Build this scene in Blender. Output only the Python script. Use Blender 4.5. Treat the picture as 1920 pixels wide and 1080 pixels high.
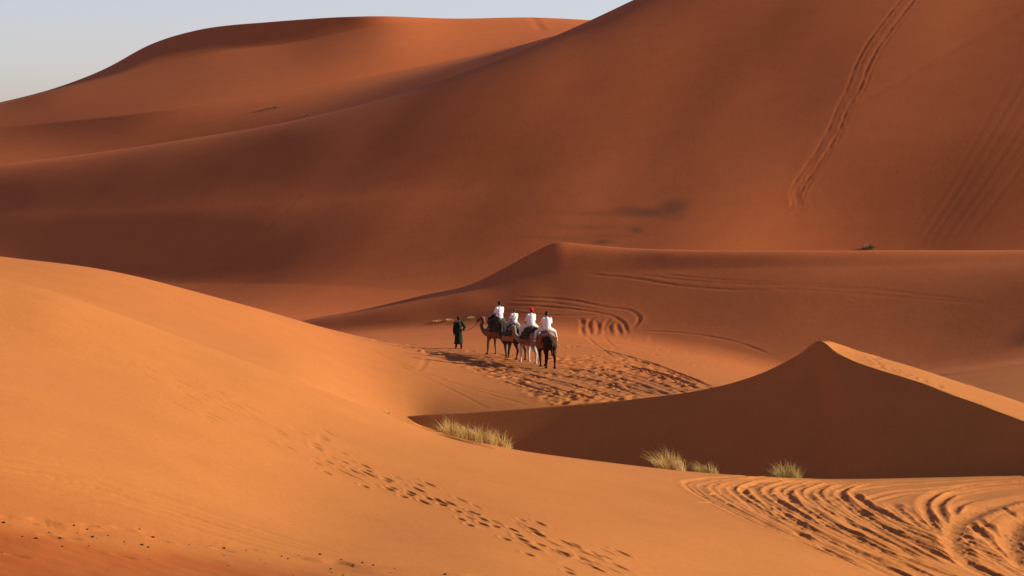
import bpy, bmesh, math, random
import numpy as np
from mathutils import Vector, Matrix

for o in list(bpy.data.objects):
    bpy.data.objects.remove(o, do_unlink=True)
scene = bpy.context.scene
COL = scene.collection
R = math.radians

# ------------------------------------------------------------------ camera
F_PX = 5333.0                      # 100 mm lens on a 36 mm sensor, 1920 px wide
PITCH = math.atan(315.0 / F_PX)    # the eye-level horizon lies at row 225
cam_data = bpy.data.cameras.new('camera')
cam_data.lens = 36.0 * F_PX / 1920.0
cam_data.sensor_width = 36.0
cam_data.clip_start = 0.5
cam_data.clip_end = 20000.0
cam = bpy.data.objects.new('camera', cam_data)
COL.objects.link(cam)
cam.rotation_euler = (math.pi / 2 - PITCH, 0, 0)
scene.camera = cam
scene.render.resolution_x, scene.render.resolution_y = 1024, 576

# ------------------------------------------------------------------ light
SUN_EL = 18.0                      # low late sun
SUN_AZ = 10.0                      # degrees from +X (right) towards +Y (away)
world = bpy.data.worlds.new('World')
scene.world = world
world.use_nodes = True
wn = world.node_tree
wn.nodes.clear()
sky = wn.nodes.new('ShaderNodeTexSky')
sky.sky_type = 'NISHITA'
sky.sun_disc = False
sky.sun_elevation = R(SUN_EL)
sky.sun_rotation = R(90 - SUN_AZ)
sky.altitude = 1500
sky.air_density = 0.7
sky.dust_density = 2.0
sky.ozone_density = 0.2
bg = wn.nodes.new('ShaderNodeBackground')
bg.inputs['Strength'].default_value = 0.092
wout = wn.nodes.new('ShaderNodeOutputWorld')
tint = wn.nodes.new('ShaderNodeMix'); tint.data_type = 'RGBA'; tint.blend_type = 'MULTIPLY'
tint.inputs['Factor'].default_value = 1.0
tint.inputs[7].default_value = (1.12, 0.975, 1.09, 1)      # white balance of the pale evening sky
wn.links.new(sky.outputs['Color'], tint.inputs[6])
wn.links.new(tint.outputs[2], bg.inputs['Color'])
wn.links.new(bg.outputs['Background'], wout.inputs['Surface'])

sun_data = bpy.data.lights.new('sun', 'SUN')
sun_data.energy = 5.0
sun_data.angle = R(0.9)
sun_data.color = (1.0, 0.96, 0.70)
sun = bpy.data.objects.new('sun', sun_data)
COL.objects.link(sun)
LDIR = Vector((math.cos(R(SUN_EL)) * math.cos(R(SUN_AZ)),
               math.cos(R(SUN_EL)) * math.sin(R(SUN_AZ)), math.sin(R(SUN_EL))))
sun.rotation_euler = LDIR.to_track_quat('Z', 'Y').to_euler()
sun.location = LDIR * 300

vs = scene.view_settings
vs.view_transform = 'Standard'
vs.look = 'None'
vs.exposure = 0.58
vs.gamma = 1.0
vs.use_curve_mapping = False
if hasattr(scene, 'cycles'):
    scene.cycles.max_bounces = 8
    scene.cycles.diffuse_bounces = 5

# ------------------------------------------------------------------ numeric helpers
def zfrom(py, d):
    """height of the point seen on photo row py at distance d"""
    v = (540.0 - np.asarray(py, float)) / F_PX
    return np.asarray(d, float) * np.tan(np.arctan(v) - PITCH)

def xfrom(px, d, z):
    return (np.asarray(px, float) - 960.0) / F_PX * (d * math.cos(PITCH) - z * math.sin(PITCH))

def pyfrom(d, z):
    return 540.0 - F_PX * np.tan(np.arctan2(z, d) + PITCH)

def pchip(xk, yk, x):
    xk = np.asarray(xk, float); yk = np.asarray(yk, float)
    h = np.diff(xk); dl = np.diff(yk) / h
    m = np.zeros_like(yk)
    m[0], m[-1] = dl[0], dl[-1]
    for i in range(1, len(xk) - 1):
        m[i] = (dl[i-1] * h[i] + dl[i] * h[i-1]) / (h[i] + h[i-1])
    i = np.clip(np.searchsorted(xk, x, side='right') - 1, 0, len(xk) - 2)
    t = (x - xk[i]) / h[i]
    return ((2*t**3 - 3*t**2 + 1) * yk[i] + (t**3 - 2*t**2 + t) * h[i] * m[i]
            + (-2*t**3 + 3*t**2) * yk[i+1] + (t**3 - t**2) * h[i] * m[i+1])

def smooth1(a, s):
    if s <= 0: return a
    n = int(3 * s) + 1
    k = np.exp(-0.5 * (np.arange(-n, n + 1) / s) ** 2); k /= k.sum()
    p = np.pad(a, n, mode='reflect', reflect_type='odd')
    return np.convolve(p, k, mode='valid')

def vnoise(x, y, seed=0):
    """smooth value noise in about -1..1"""
    xi = np.floor(x).astype(np.int64); yi = np.floor(y).astype(np.int64)
    xf = x - xi; yf = y - yi
    def h(a, b):
        n = (a * 374761393 + b * 668265263 + seed * 1442695041) & 0x7fffffff
        n = ((n ^ (n >> 13)) * 1274126177) & 0x7fffffff
        return ((n ^ (n >> 16)) & 0xffff) / 32767.5 - 1.0
    u = xf**3 * (xf * (xf * 6 - 15) + 10); v = yf**3 * (yf * (yf * 6 - 15) + 10)
    return ((h(xi, yi) * (1-u) + h(xi+1, yi) * u) * (1-v)
            + (h(xi, yi+1) * (1-u) + h(xi+1, yi+1) * u) * v)

def fbm(x, y, seed=0, octv=3):
    a, s, t = 1.0, 0.0, 0.0
    for k in range(octv):
        s = s + a * vnoise(x * 2**k + 17.3 * k, y * 2**k - 9.1 * k, seed + k); t += a; a *= 0.5
    return s / t

class Dune:
    """A sheet of sand laid out as fans of profiles z(d); rows are lines on the ground from near to far."""
    def __init__(self, name, rows, counts, cols, sharp=(), tangent=()):
        self.name = name
        self.px = cols
        nr = len(rows)
        D = np.zeros((nr, len(cols))); Z = np.zeros((nr, len(cols)))
        step = 4.0
        gx = np.arange(cols[0], cols[-1] + step, step)
        for i, row in enumerate(rows):
            pts = row['pts']
            k = np.array([p[0] for p in pts], float)
            d = pchip(k, [p[1] for p in pts], gx)
            if row.get('py', True):
                z = zfrom(pchip(k, [p[2] for p in pts], gx), d)
            else:
                z = pchip(k, [p[2] for p in pts], gx)
            s = row.get('s', 8)
            if s:
                d = smooth1(d, s); z = smooth1(z, s)
            D[i] = np.interp(cols, gx, d); Z[i] = np.interp(cols, gx, z)
        # slopes along each profile
        h = np.diff(D, axis=0); dl = np.diff(Z, axis=0) / h
        M0 = np.zeros_like(D); M1 = np.zeros_like(D)      # slope leaving / entering a row
        for i in range(nr):
            if i == 0: M0[i] = M1[i] = dl[0]
            elif i == nr - 1: M0[i] = M1[i] = dl[-1]
            elif i in tangent:                       # a rounded crest; 'edge' says where it is a knife edge instead
                e = rows[i].get('edge')
                w = np.interp(cols, [q[0] for q in e], [q[1] for q in e]) if e else 0.0
                M0[i] = (1 - w) * Z[i] / D[i] + w * dl[i]; M1[i] = (1 - w) * Z[i] / D[i] + w * dl[i-1]
            elif i in sharp: M0[i] = dl[i]; M1[i] = dl[i-1]
            else: M0[i] = M1[i] = (dl[i-1] * h[i] + dl[i] * h[i-1]) / (h[i] + h[i-1])
        dd, zz = [], []
        for i in range(nr - 1):
            n = counts[i]
            ts = np.arange(n) / n if i < nr - 2 else np.arange(n + 1) / n
            for t in ts:
                dd.append(D[i] + t * h[i])
                zz.append((2*t**3 - 3*t**2 + 1) * Z[i] + (t**3 - 2*t**2 + t) * h[i] * M0[i]
                          + (-2*t**3 + 3*t**2) * Z[i+1] + (t**3 - t**2) * h[i] * M1[i+1])
        self.D = np.array(dd); self.Z0 = np.array(zz)
        self.Z = self.Z0.copy()
        self.X = xfrom(self.px[None, :], self.D, self.Z0)
        self.PY = np.where(self.D > 20, pyfrom(self.D, self.Z0), 1e9)
    def at(self, px, py):
        """world point of the first place on this dune seen at photo pixel (px, py)"""
        c = np.interp(px, self.px, np.arange(len(self.px)))
        i = int(min(max(round(c), 0), len(self.px) - 1))
        col = self.PY[:, i]
        hit = np.nonzero(col <= py)[0]
        self.hit = len(hit) > 0
        j = int(hit[0]) if len(hit) else int(np.argmin(col))
        j = max(j, int(np.argmax(self.D[:, i] > 30)) + 1)
        t = (py - col[j-1]) / (col[j] - col[j-1] + 1e-9); t = min(max(t, 0), 1)
        d = self.D[j-1, i] * (1-t) + self.D[j, i] * t
        z = self.Z[j-1, i] * (1-t) + self.Z[j, i] * t
        return np.array([float(xfrom(px, d, z)), float(d), float(z)])
    def height(self, x, y):
        """ground height at world x, y"""
        px = 960 + F_PX * x / (y * math.cos(PITCH) - (-12) * math.sin(PITCH))
        for _ in range(3):
            i = int(np.clip(round(np.interp(px, self.px, np.arange(len(self.px)))), 0, len(self.px)-1))
            z = float(np.interp(y, self.D[:, i], self.Z[:, i]))
            px = 960 + F_PX * x / (y * math.cos(PITCH) - z * math.sin(PITCH))
        return z
    def trace(self, pts, n=None):
        """dense smooth world polyline through photo pixels"""
        P = np.array(pts, float)
        if n is None:
            n = max(8, int(np.hypot(*np.diff(P, axis=0).T).sum() / 9))
        t = np.concatenate([[0], np.cumsum(np.hypot(*np.diff(P, axis=0).T))])
        s = np.linspace(0, t[-1], n)
        if len(P) > 2:
            qx, qy = pchip(t, P[:, 0], s), pchip(t, P[:, 1], s)
        else:
            qx, qy = np.interp(s, t, P[:, 0]), np.interp(s, t, P[:, 1])
        return np.array([self.at(a, b) for a, b in zip(qx, qy)])
    def near(self, W, margin):
        """index window of the sheet around world points W"""
        m = ((self.X > W[:, 0].min() - margin) & (self.X < W[:, 0].max() + margin)
             & (self.D > W[:, 1].min() - margin) & (self.D < W[:, 1].max() + margin))
        r = np.nonzero(m.any(1))[0]; c = np.nonzero(m.any(0))[0]
        if not len(r) or not len(c): return None
        return slice(r[0], r[-1] + 1), slice(c[0], c[-1] + 1)
    def line_field(self, W, reach):
        """signed distance to and arc length along a world polyline for the sheet's vertices"""
        win = self.near(W, reach)
        if win is None: return None
        X, Y = self.X[win], self.D[win]
        best = np.full(X.shape, 1e9); sgn = np.zeros(X.shape); arc = np.zeros(X.shape)
        L = 0.0
        for a, b in zip(W[:-1, :2], W[1:, :2]):
            v = b - a; ln = float(np.hypot(*v))
            if ln < 1e-6: continue
            lo, hi = np.minimum(a, b) - reach, np.maximum(a, b) + reach
            m = (X > lo[0]) & (X < hi[0]) & (Y > lo[1]) & (Y < hi[1])
            if m.any():
                dx, dy = X[m] - a[0], Y[m] - a[1]
                t = np.clip((dx * v[0] + dy * v[1]) / ln**2, 0, 1)
                ex, ey = dx - t * v[0], dy - t * v[1]
                ds = np.hypot(ex, ey)
                sg = np.sign(v[0] * dy - v[1] * dx)
                bb = best[m]; k = ds < bb
                bb[k] = ds[k]; best[m] = bb
                ss = sgn[m]; ss[k] = sg[k]; sgn[m] = ss
                aa = arc[m]; aa[k] = (L + t * ln)[k]; arc[m] = aa
            L += ln
        return win, best, sgn, arc, L
    def groove(self, pts, w=0.18, h=0.07, berm=0.5, fade=(1.0, 1.0), rough=0.3, seed=1, world=None):
        W = self.trace(pts) if world is None else world
        r = self.line_field(W, 4.5 * w)
        if r is None: return
        win, s, sg, arc, L = r
        u = s / w
        prof = -np.exp(-u**2 * 1.1) + berm * np.exp(-((u - 1.7) / 0.65)**2) * (0.8 + 0.4 * sg)
        f = np.ones_like(s)
        if fade[0] > 0: f *= np.clip(arc / fade[0], 0, 1)
        if fade[1] > 0: f *= np.clip((L - arc) / fade[1], 0, 1)
        f *= 1 + rough * vnoise(arc / 0.9, arc * 0 + seed * 3.3, seed)
        d = h * prof * f
        d[s > 4.4 * w] = 0
        if not hasattr(self, 'neg'): self.neg = np.zeros_like(self.Z); self.pos = np.zeros_like(self.Z)
        self.neg[win] = np.minimum(self.neg[win], d); self.pos[win] = np.maximum(self.pos[win], d)
    def pit(self, p, L=0.16, B=0.10, h=0.06, ang=0.0, berm=0.35):
        W = np.array([p])
        win = self.near(W, 3.2 * max(L, B))
        if win is None: return
        dx = self.X[win] - p[0]; dy = self.D[win] - p[1]
        ca, sa = math.cos(ang), math.sin(ang)
        a = (dx * ca + dy * sa) / L; b = (-dx * sa + dy * ca) / B
        q = a * a + b * b
        self.Z[win] += h * (-np.exp(-q**1.3) + berm * np.exp(-((np.sqrt(q) - 1.6) / 0.5)**2))
    def build(self, mat, attrs=None):
        if hasattr(self, 'neg'):                 # wheel ruts cut each other, they do not add up
            cut = self.neg + self.pos * np.exp(self.neg / 0.02)
            self.Z += cut + 0.28 * np.clip(np.abs(cut) / 0.03, 0, 1) * (self.pos + 0.6 * np.abs(self.neg)) * (vnoise(self.X / 0.22, self.D / 0.3, 91) + 0.6 * vnoise(self.X / 0.09, self.D / 0.12, 92))   # crumbled rims
        ny, nx = self.D.shape
        co = np.empty((ny, nx, 3), np.float32)
        co[..., 0] = self.X; co[..., 1] = self.D; co[..., 2] = self.Z
        idx = np.arange(ny * nx, dtype=np.int32).reshape(ny, nx)
        q = np.stack([idx[:-1, :-1], idx[:-1, 1:], idx[1:, 1:], idx[1:, :-1]], -1).reshape(-1)
        me = bpy.data.meshes.new(self.name)
        me.vertices.add(ny * nx); me.vertices.foreach_set('co', co.ravel())
        nq = (ny - 1) * (nx - 1)
        me.loops.add(nq * 4); me.loops.foreach_set('vertex_index', q)
        me.polygons.add(nq)
        me.polygons.foreach_set('loop_start', np.arange(nq, dtype=np.int32) * 4)
        me.polygons.foreach_set('loop_total', np.full(nq, 4, np.int32))
        me.update(calc_edges=True)
        me.polygons.foreach_set('use_smooth', np.ones(nq, bool))
        for k, a in (attrs or {}).items():
            at = me.attributes.new(k, 'FLOAT', 'POINT')
            at.data.foreach_set('value', a.astype(np.float32).ravel())
        me.materials.append(mat)
        ob = bpy.data.objects.new(self.name, me)
        COL.objects.link(ob)
        ob['kind'] = 'structure'
        return ob

def columns(step, lo=-30, hi=1950, out=380, ostep=16):
    return np.concatenate([np.arange(lo - out, lo, ostep), np.arange(lo, hi, step), np.arange(hi, hi + out + 1, ostep)]).astype(float)

# ------------------------------------------------------------------ materials
def new_mat(name):
    m = bpy.data.materials.new(name); m.use_nodes = True
    nt = m.node_tree; b = nt.nodes['Principled BSDF']
    return m, nt, b

def sand_material():
    m, nt, b = new_mat('sand')
    N, L = nt.nodes, nt.links
    b.inputs['Roughness'].default_value = 0.9
    b.inputs['Specular IOR Level'].default_value = 0.08
    b.inputs['Diffuse Roughness'].default_value = 0.2
    geo = N.new('ShaderNodeNewGeometry')
    def noise(scale, detail, rough=0.55):
        n = N.new('ShaderNodeTexNoise'); n.inputs['Scale'].default_value = scale
        n.inputs['Detail'].default_value = detail; n.inputs['Roughness'].default_value = rough
        L.new(geo.outputs['Position'], n.inputs['Vector']); return n
    big = noise(0.035, 4); mid = noise(0.5, 5); fine = noise(9.0, 3, 0.7)
    # the erg changes colour with distance: peach-coloured sand near by, iron-red sand on the high dunes behind
    sep = N.new('ShaderNodeSeparateXYZ'); L.new(geo.outputs['Position'], sep.inputs[0])
    dist = N.new('ShaderNodeMapRange'); dist.interpolation_type = 'SMOOTHSTEP'
    dist.inputs['From Min'].default_value = 108; dist.inputs['From Max'].default_value = 190
    wob = N.new('ShaderNodeMath'); wob.operation = 'MULTIPLY_ADD'; wob.inputs[1].default_value = 40.0
    off = N.new('ShaderNodeMath'); off.operation = 'ADD'; off.inputs[1].default_value = -20.0
    L.new(big.outputs['Fac'], wob.inputs[0]); L.new(sep.outputs['Y'], off.inputs[0]); L.new(off.outputs[0], wob.inputs[2]); L.new(wob.outputs[0], dist.inputs['Value'])
    def two(a, b):
        r = N.new('ShaderNodeValToRGB')
        r.color_ramp.elements[0].position = 0.3; r.color_ramp.elements[0].color = a
        r.color_ramp.elements[1].position = 0.7; r.color_ramp.elements[1].color = b
        L.new(big.outputs['Fac'], r.inputs['Fac']); return r
    peach = two((0.462, 0.153, 0.038, 1), (0.50, 0.168, 0.043, 1)); rust = two((0.53, 0.126, 0.035, 1), (0.57, 0.141, 0.041, 1))
    ramp = N.new('ShaderNodeMix'); ramp.data_type = 'RGBA'
    L.new(dist.outputs['Result'], ramp.inputs['Factor']); L.new(peach.outputs['Color'], ramp.inputs[6]); L.new(rust.outputs['Color'], ramp.inputs[7])
    def vary(col, n, lo, hi):
        mr = N.new('ShaderNodeMapRange'); mr.inputs['From Min'].default_value = 0.25; mr.inputs['From Max'].default_value = 0.75
        mr.inputs['To Min'].default_value = lo; mr.inputs['To Max'].default_value = hi
        L.new(n.outputs['Fac'], mr.inputs['Value'])
        mx = N.new('ShaderNodeMix'); mx.data_type = 'RGBA'; mx.blend_type = 'MULTIPLY'; mx.inputs['Factor'].default_value = 1
        L.new(col, mx.inputs[6])
        cb = N.new('ShaderNodeCombineColor')
        for k in range(3): L.new(mr.outputs['Result'], cb.inputs[k])
        L.new(cb.outputs['Color'], mx.inputs[7])
        return mx.outputs[2]
    c = vary(ramp.outputs[2], mid, 0.95, 1.05)
    c = vary(c, fine, 0.90, 1.10)
    # darker colour in one patch and along the trail, both given by a mask on the sheet
    at = N.new('ShaderNodeAttribute'); at.attribute_name = 'dark_mask'
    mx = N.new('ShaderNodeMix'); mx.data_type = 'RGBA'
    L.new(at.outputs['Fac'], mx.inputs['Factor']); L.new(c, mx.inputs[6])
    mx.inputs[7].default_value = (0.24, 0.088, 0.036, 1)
    # older iron-red crust where the loose sand has blown away
    at2 = N.new('ShaderNodeAttribute'); at2.attribute_name = 'red_crust'
    mx2 = N.new('ShaderNodeMix'); mx2.data_type = 'RGBA'
    L.new(at2.outputs['Fac'], mx2.inputs['Factor']); L.new(mx.outputs[2], mx2.inputs[6]); mx2.inputs[7].default_value = (0.37, 0.085, 0.018, 1)
    L.new(mx2.outputs[2], b.inputs['Base Color'])
    bump = N.new('ShaderNodeBump'); bump.inputs['Strength'].default_value = 0.5; bump.inputs['Distance'].default_value = 0.03
    nb = noise(2.2, 7, 0.72); L.new(nb.outputs['Fac'], bump.inputs['Height'])
    L.new(bump.outputs['Normal'], b.inputs['Normal'])
    return m
SAND = sand_material()

# ------------------------------------------------------------------ terrain
def row(pts, py=True, s=8, edge=None): return {'pts': pts, 'py': py, 's': s, 'edge': edge}

# the sheet of sand everything rises from, out to the horizon
me = bpy.data.meshes.new('ground')
g = 9000.0
me.from_pydata([(-g, -g, -18), (g, -g, -18), (g, g, -18), (-g, g, -18)], [], [(0, 1, 2, 3)])
me.materials.append(SAND)
ground = bpy.data.objects.new('ground', me); COL.objects.link(ground); ground['kind'] = 'structure'

# far dune under the sky
far = Dune('far_dune', [
    row([(-420, 345, -16), (900, 345, -16), (2340, 345, -14)], False),
    row([(-420, 395.1, 355.0), (0, 396.1, 320.0), (300, 392.4, 290.0), (600, 384.9, 240.0), (900, 385.4, 160.0), (1100, 393.0, 95.0), (1300, 401.3, 75.0), (2340, 406.5, 110.0)], s=8),
    row([(-420, 446.9, 285.0), (0, 426.5, 240.0), (300, 412.9, 208.0), (450, 413.2, 186.0), (700, 422.0, 141.0), (900, 436.8, 101.0), (1030, 448.5, 72.0), (1200, 456.7, 62.0), (2340, 452.4, 90.0)], s=8),
    row([(-420, 449.4, 250.0), (0, 450.0, 196.0), (110, 451.1, 169.0), (200, 453.3, 148.0), (300, 458.5, 119.0), (400, 458.7, 98.0), (560, 455.5, 77.0), (650, 455.9, 58.0), (720, 456.7, 46.0), (850, 460.8, 46.0), (1000, 465.4, 43.0), (1115, 465.7, 46.0), (1400, 466.0, 60.0), (2340, 463.7, 85.0)], s=5),
    row([(-420, 469.0, 245.0), (0, 471.5, 192.0), (110, 474.0, 164.0), (200, 475.2, 129.0), (280, 478.2, 85.0), (370, 476.4, 56.0), (500, 467.1, 42.0), (620, 461.3, 32.0), (700, 459.2, 30.0), (850, 466.5, 35.0), (1000, 473.3, 33.0), (1115, 477.6, 38.0), (1400, 479.9, 52.0), (2340, 479.6, 80.0)], s=3, edge=[(640, 0.92), (820, 0)]),
    row([(-420, 560, -14), (0, 560, -10), (500, 550, 0), (1200, 560, 2), (2340, 570, -6)], False),
], [6, 34, 44, 40, 16], columns(5), sharp=(2, 3), tangent=(4,))
# the great dune behind the valley
big = Dune('great_dune', [
    row([(-420, 196, -15), (1300, 196, -15), (2340, 180, -14)], False),
    row([(-420, 246.9, 521.6), (0, 236.9, 524.8), (300, 229.3, 530.4), (600, 220.0, 539.7), (850, 213.3, 547.0), (1045, 210.8, 542.9), (1300, 209.7, 524.2), (1600, 210.2, 505.0), (1920, 207.3, 482.4), (2340, 201.0, 464.6)], s=8),
    row([(-420, 266.7, 444.8), (0, 253.5, 405.8), (400, 242.3, 386.6), (700, 236.4, 371.9), (1000, 232.4, 345.0), (1300, 232.2, 297.8), (1600, 231.2, 261.9), (1920, 229.3, 229.7), (2340, 223.6, 201.3)], s=8),
    row([(-420, 286.3, 360.0), (0, 273.8, 310.0), (200, 269.7, 286.0), (400, 265.2, 255.0), (600, 261.8, 215.0), (700, 262.1, 190.0), (800, 263.3, 160.0), (900, 265.6, 125.0), (1000, 269.2, 85.0), (1100, 274.0, 42.0), (1190, 278.4, 0.0), (1350, 286.7, -70.0), (1600, 295.6, -141.0), (1920, 299.1, -200.0), (2340, 298.5, -210.0)], s=6),
    row([(-420, 335, -12), (0, 325, -10), (700, 320, -5), (1200, 335, 3), (1600, 350, 8), (2340, 350, 8)], False),
], [4, 80, 180, 14], columns(2.8), tangent=(3,))
# dune with the sharp peak in the middle distance
mid = Dune('middle_dune', [
    row([(480, 170, -16.5), (560, 170, -16), (900, 166, -14.5), (1200, 162, -14.0), (1460, 150, -15.2), (1750, 144, -15.0), (2340, 140, -14)], False),
    row([(480, 179.4, 664.3), (560, 179.9, 642.5), (700, 179.0, 625.0), (760, 178.2, 620.1), (880, 176.7, 614.5), (960, 174.4, 613.6), (1045, 172.4, 614.3), (1200, 169.1, 627.7), (1330, 165.4, 646.7), (1460, 159.8, 686.8), (1600, 156.9, 700.1), (1750, 156.7, 680.7), (1920, 156.0, 655.2), (2340, 152.6, 619.4)], s=8),
    row([(480, 183.3, 636.0), (560, 183.4, 611.0), (700, 182.7, 583.0), (800, 182.9, 561.0), (880, 183.1, 543.0), (960, 182.5, 528.0), (1045, 181.6, 519.0), (1150, 180.4, 512.0), (1300, 178.3, 508.0), (1460, 176.1, 505.0), (1700, 173.3, 500.0), (1920, 170.4, 494.0), (2340, 159.2, 494.0)], s=4),
    row([(480, 185.6, 631.0), (560, 185.4, 605.0), (700, 185.5, 576.0), (800, 185.3, 552.0), (880, 184.9, 534.0), (950, 185.1, 500.0), (1000, 186.0, 473.0), (1045, 186.3, 454.0), (1075, 186.0, 456.0), (1150, 184.8, 463.0), (1300, 181.9, 469.0), (1500, 179.0, 471.0), (1700, 177.0, 470.0), (1920, 174.5, 470.0), (2340, 166.6, 468.0)], s=2.0, edge=[(1020, 0.95), (1250, 0.05)]),
    row([(480, 206, -17), (880, 206, -15), (1045, 206, -13.5), (1500, 198, -13), (2340, 184, -12.5)], False),
], [8, 80, 60, 16], np.concatenate([np.arange(490, 1950, 2.6), np.arange(1952, 2330, 16.0)]), tangent=(3,))
# valley floor
val = Dune('valley_floor', [
    row([(-420, 84, -13.5), (600, 88, -14), (960, 90, -15.5), (1500, 92, -16.0), (2340, 92, -16)], False),
    row([(-420, 115, -13.2), (600, 115, -13.6), (760, 115, -15.2), (960, 115, -15.6), (1500, 115, -15.8), (2340, 115, -15.8)], False),
    row([(-420, 125, -13.2), (740, 125, -13.35), (900, 125, -13.0), (1000, 125, -12.8), (1300, 126, -12.95), (1600, 126, -13.5), (1920, 126, -12.9), (2340, 126, -12)], False),
    row([(-420, 136, -12.6), (700, 136, -12.35), (960, 136, -12.5), (1300, 136, -12.8), (1600, 136, -13.4), (1920, 136, -12.7), (2340, 136, -11.7)], False),
    row([(-420, 150, -12.5), (700, 150, -12.3), (960, 150, -12.5), (1300, 150, -13.05), (1460, 150, -13.65), (1600, 150, -14.0), (1750, 150, -13.4), (1920, 150, -12.75), (2340, 150, -11.8)], False),
    row([(-420, 176, -13.6), (560, 176, -13.6), (700, 176, -13.2), (760, 176, -13.1), (880, 176, -12.85), (960, 177, -12.68), (1300, 172, -13.6), (1600, 168, -14.8), (2340, 168, -13.5)], False),
    row([(-420, 220, -14.6), (700, 220, -14.3), (960, 220, -13.6), (2340, 218, -13.6)], False),
], [6, 14, 60, 90, 80, 14], columns(2.2))
# the sunlit flank that rises to the left of the valley is blended into the same sheet
lef = Dune('left_flank', [
    row([(-420, 80, -9.6), (0, 80, -9.2), (400, 82, -11.1), (735, 84, -15.0), (1000, 86, -17.2), (1400, 90, -18), (2340, 90, -19)], False),
    row([(-420, 111, -7.0), (0, 111, -7.6), (400, 111, -9.9), (600, 112, -11.5), (735, 114, -14.4), (900, 115, -16.2), (1060, 115, -17), (1500, 115, -18), (2340, 115, -19)], False, 14),
    row([(-420, 122, -6.5), (0, 123, -7.05), (400, 124, -9.5), (600, 124, -11.1), (735, 125, -13.0), (800, 125, -13.35), (900, 125, -13.8), (1060, 124, -14.3), (1250, 123, -15), (1500, 122, -16), (2340, 122, -17.5)], False, 14),
    row([(-420, 132, 428), (0, 135, 480), (200, 138, 507), (420, 143, 566), (545, 150, 603), (640, 155, 627), (700, 157, 640), (800, 152, 660), (880, 145, 683), (960, 138, 716), (1060, 130, 775), (1250, 128, 850), (1500, 128, 900), (2340, 128, 980)], s=8),
    row([(-420, 150, -9), (0, 152, -10), (420, 158, -13.4), (700, 170, -14.5), (1060, 150, -15), (1500, 150, -17), (2340, 150, -18)], False),
], [20, 40, 100, 10], columns(6))
def smax(a, b, k):
    h = np.clip(0.5 + 0.5 * (a - b) / k, 0, 1)
    return b * (1 - h) + a * h + k * h * (1 - h)
def resample(src, dst):
    out = np.full(dst.D.shape, -40.0)
    ci = np.interp(dst.px, src.px, np.arange(len(src.px)))
    for c in range(len(dst.px)):
        i = int(min(ci[c], len(src.px) - 2)); t = ci[c] - i
        d = src.D[:, i] * (1-t) + src.D[:, i+1] * t; z = src.Z[:, i] * (1-t) + src.Z[:, i+1] * t
        out[:, c] = np.interp(dst.D[:, c], d, z, left=-40, right=-40)
    return out
def settle(du):
    du.X = xfrom(du.px[None, :], du.D, du.Z); du.PY = np.where(du.D > 20, pyfrom(du.D, du.Z), 1e9)
val.Z = smax(val.Z, resample(lef, val), 0.22)
settle(val)
# the middle dune runs out softly onto the floor
vm = resample(val, mid)
low = np.clip((vm - 0.6 - mid.Z) / 0.3, 0, 1)
mid.Z = smax(mid.Z, vm, 0.5) - 0.06 * low
mv = resample(mid, val)
val.Z = val.Z - np.clip((mv - (val.Z - 0.03)) / 0.02, 0, 1) * 0.35
settle(mid)
# shaded dune with the knife edge on the right
kni = Dune('crescent_dune', [
    row([(-420, 114, -17), (740, 117, -16.4), (1060, 114, -16.6), (1540, 105, -17), (1740, 102, -16.2), (1920, 100.5, -16.2), (2340, 90, -16)], False),
    row([(-420, 126, 900), (640, 125.5, 806), (740, 125, 784), (900, 124, 772), (1060, 123, 760), (1200, 122, 747), (1300, 121, 734), (1380, 120, 716), (1450, 119, 690), (1500, 118.5, 663), (1538, 118, 639), (1570, 116.8, 661), (1600, 115.8, 677), (1640, 114.5, 691), (1700, 113, 709), (1800, 110.5, 745), (1920, 107.5, 790), (2100, 103, 860), (2340, 97, 960)], s=1.0),
    row([(-420, 128, 905), (640, 127.5, 810), (740, 127, 788), (900, 126, 777), (1060, 125, 766), (1200, 124, 754), (1300, 123, 742), (1380, 122, 724), (1450, 121, 698), (1500, 120.5, 670), (1538, 119.2, 640), (1570, 120, 646), (1600, 121, 655), (1640, 122, 667), (1700, 123, 685), (1800, 122, 717), (1920, 120, 756), (2100, 115, 830), (2340, 109, 930)], s=1.0),
    row([(-420, 145, -17), (740, 142, -15.5), (1300, 142, -14.6), (1540, 140, -14.6), (1920, 138, -14.8), (2340, 132, -16)], False),
], [70, 26, 16], columns(2.6), sharp=(1,))
for r_i in range(70):                      # slumped sand evens the shaded face out below the edge
    kni.Z[r_i] = smooth1(kni.Z[r_i], 46 * (1 - r_i / 70) ** 0.6)
settle(kni)
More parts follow.
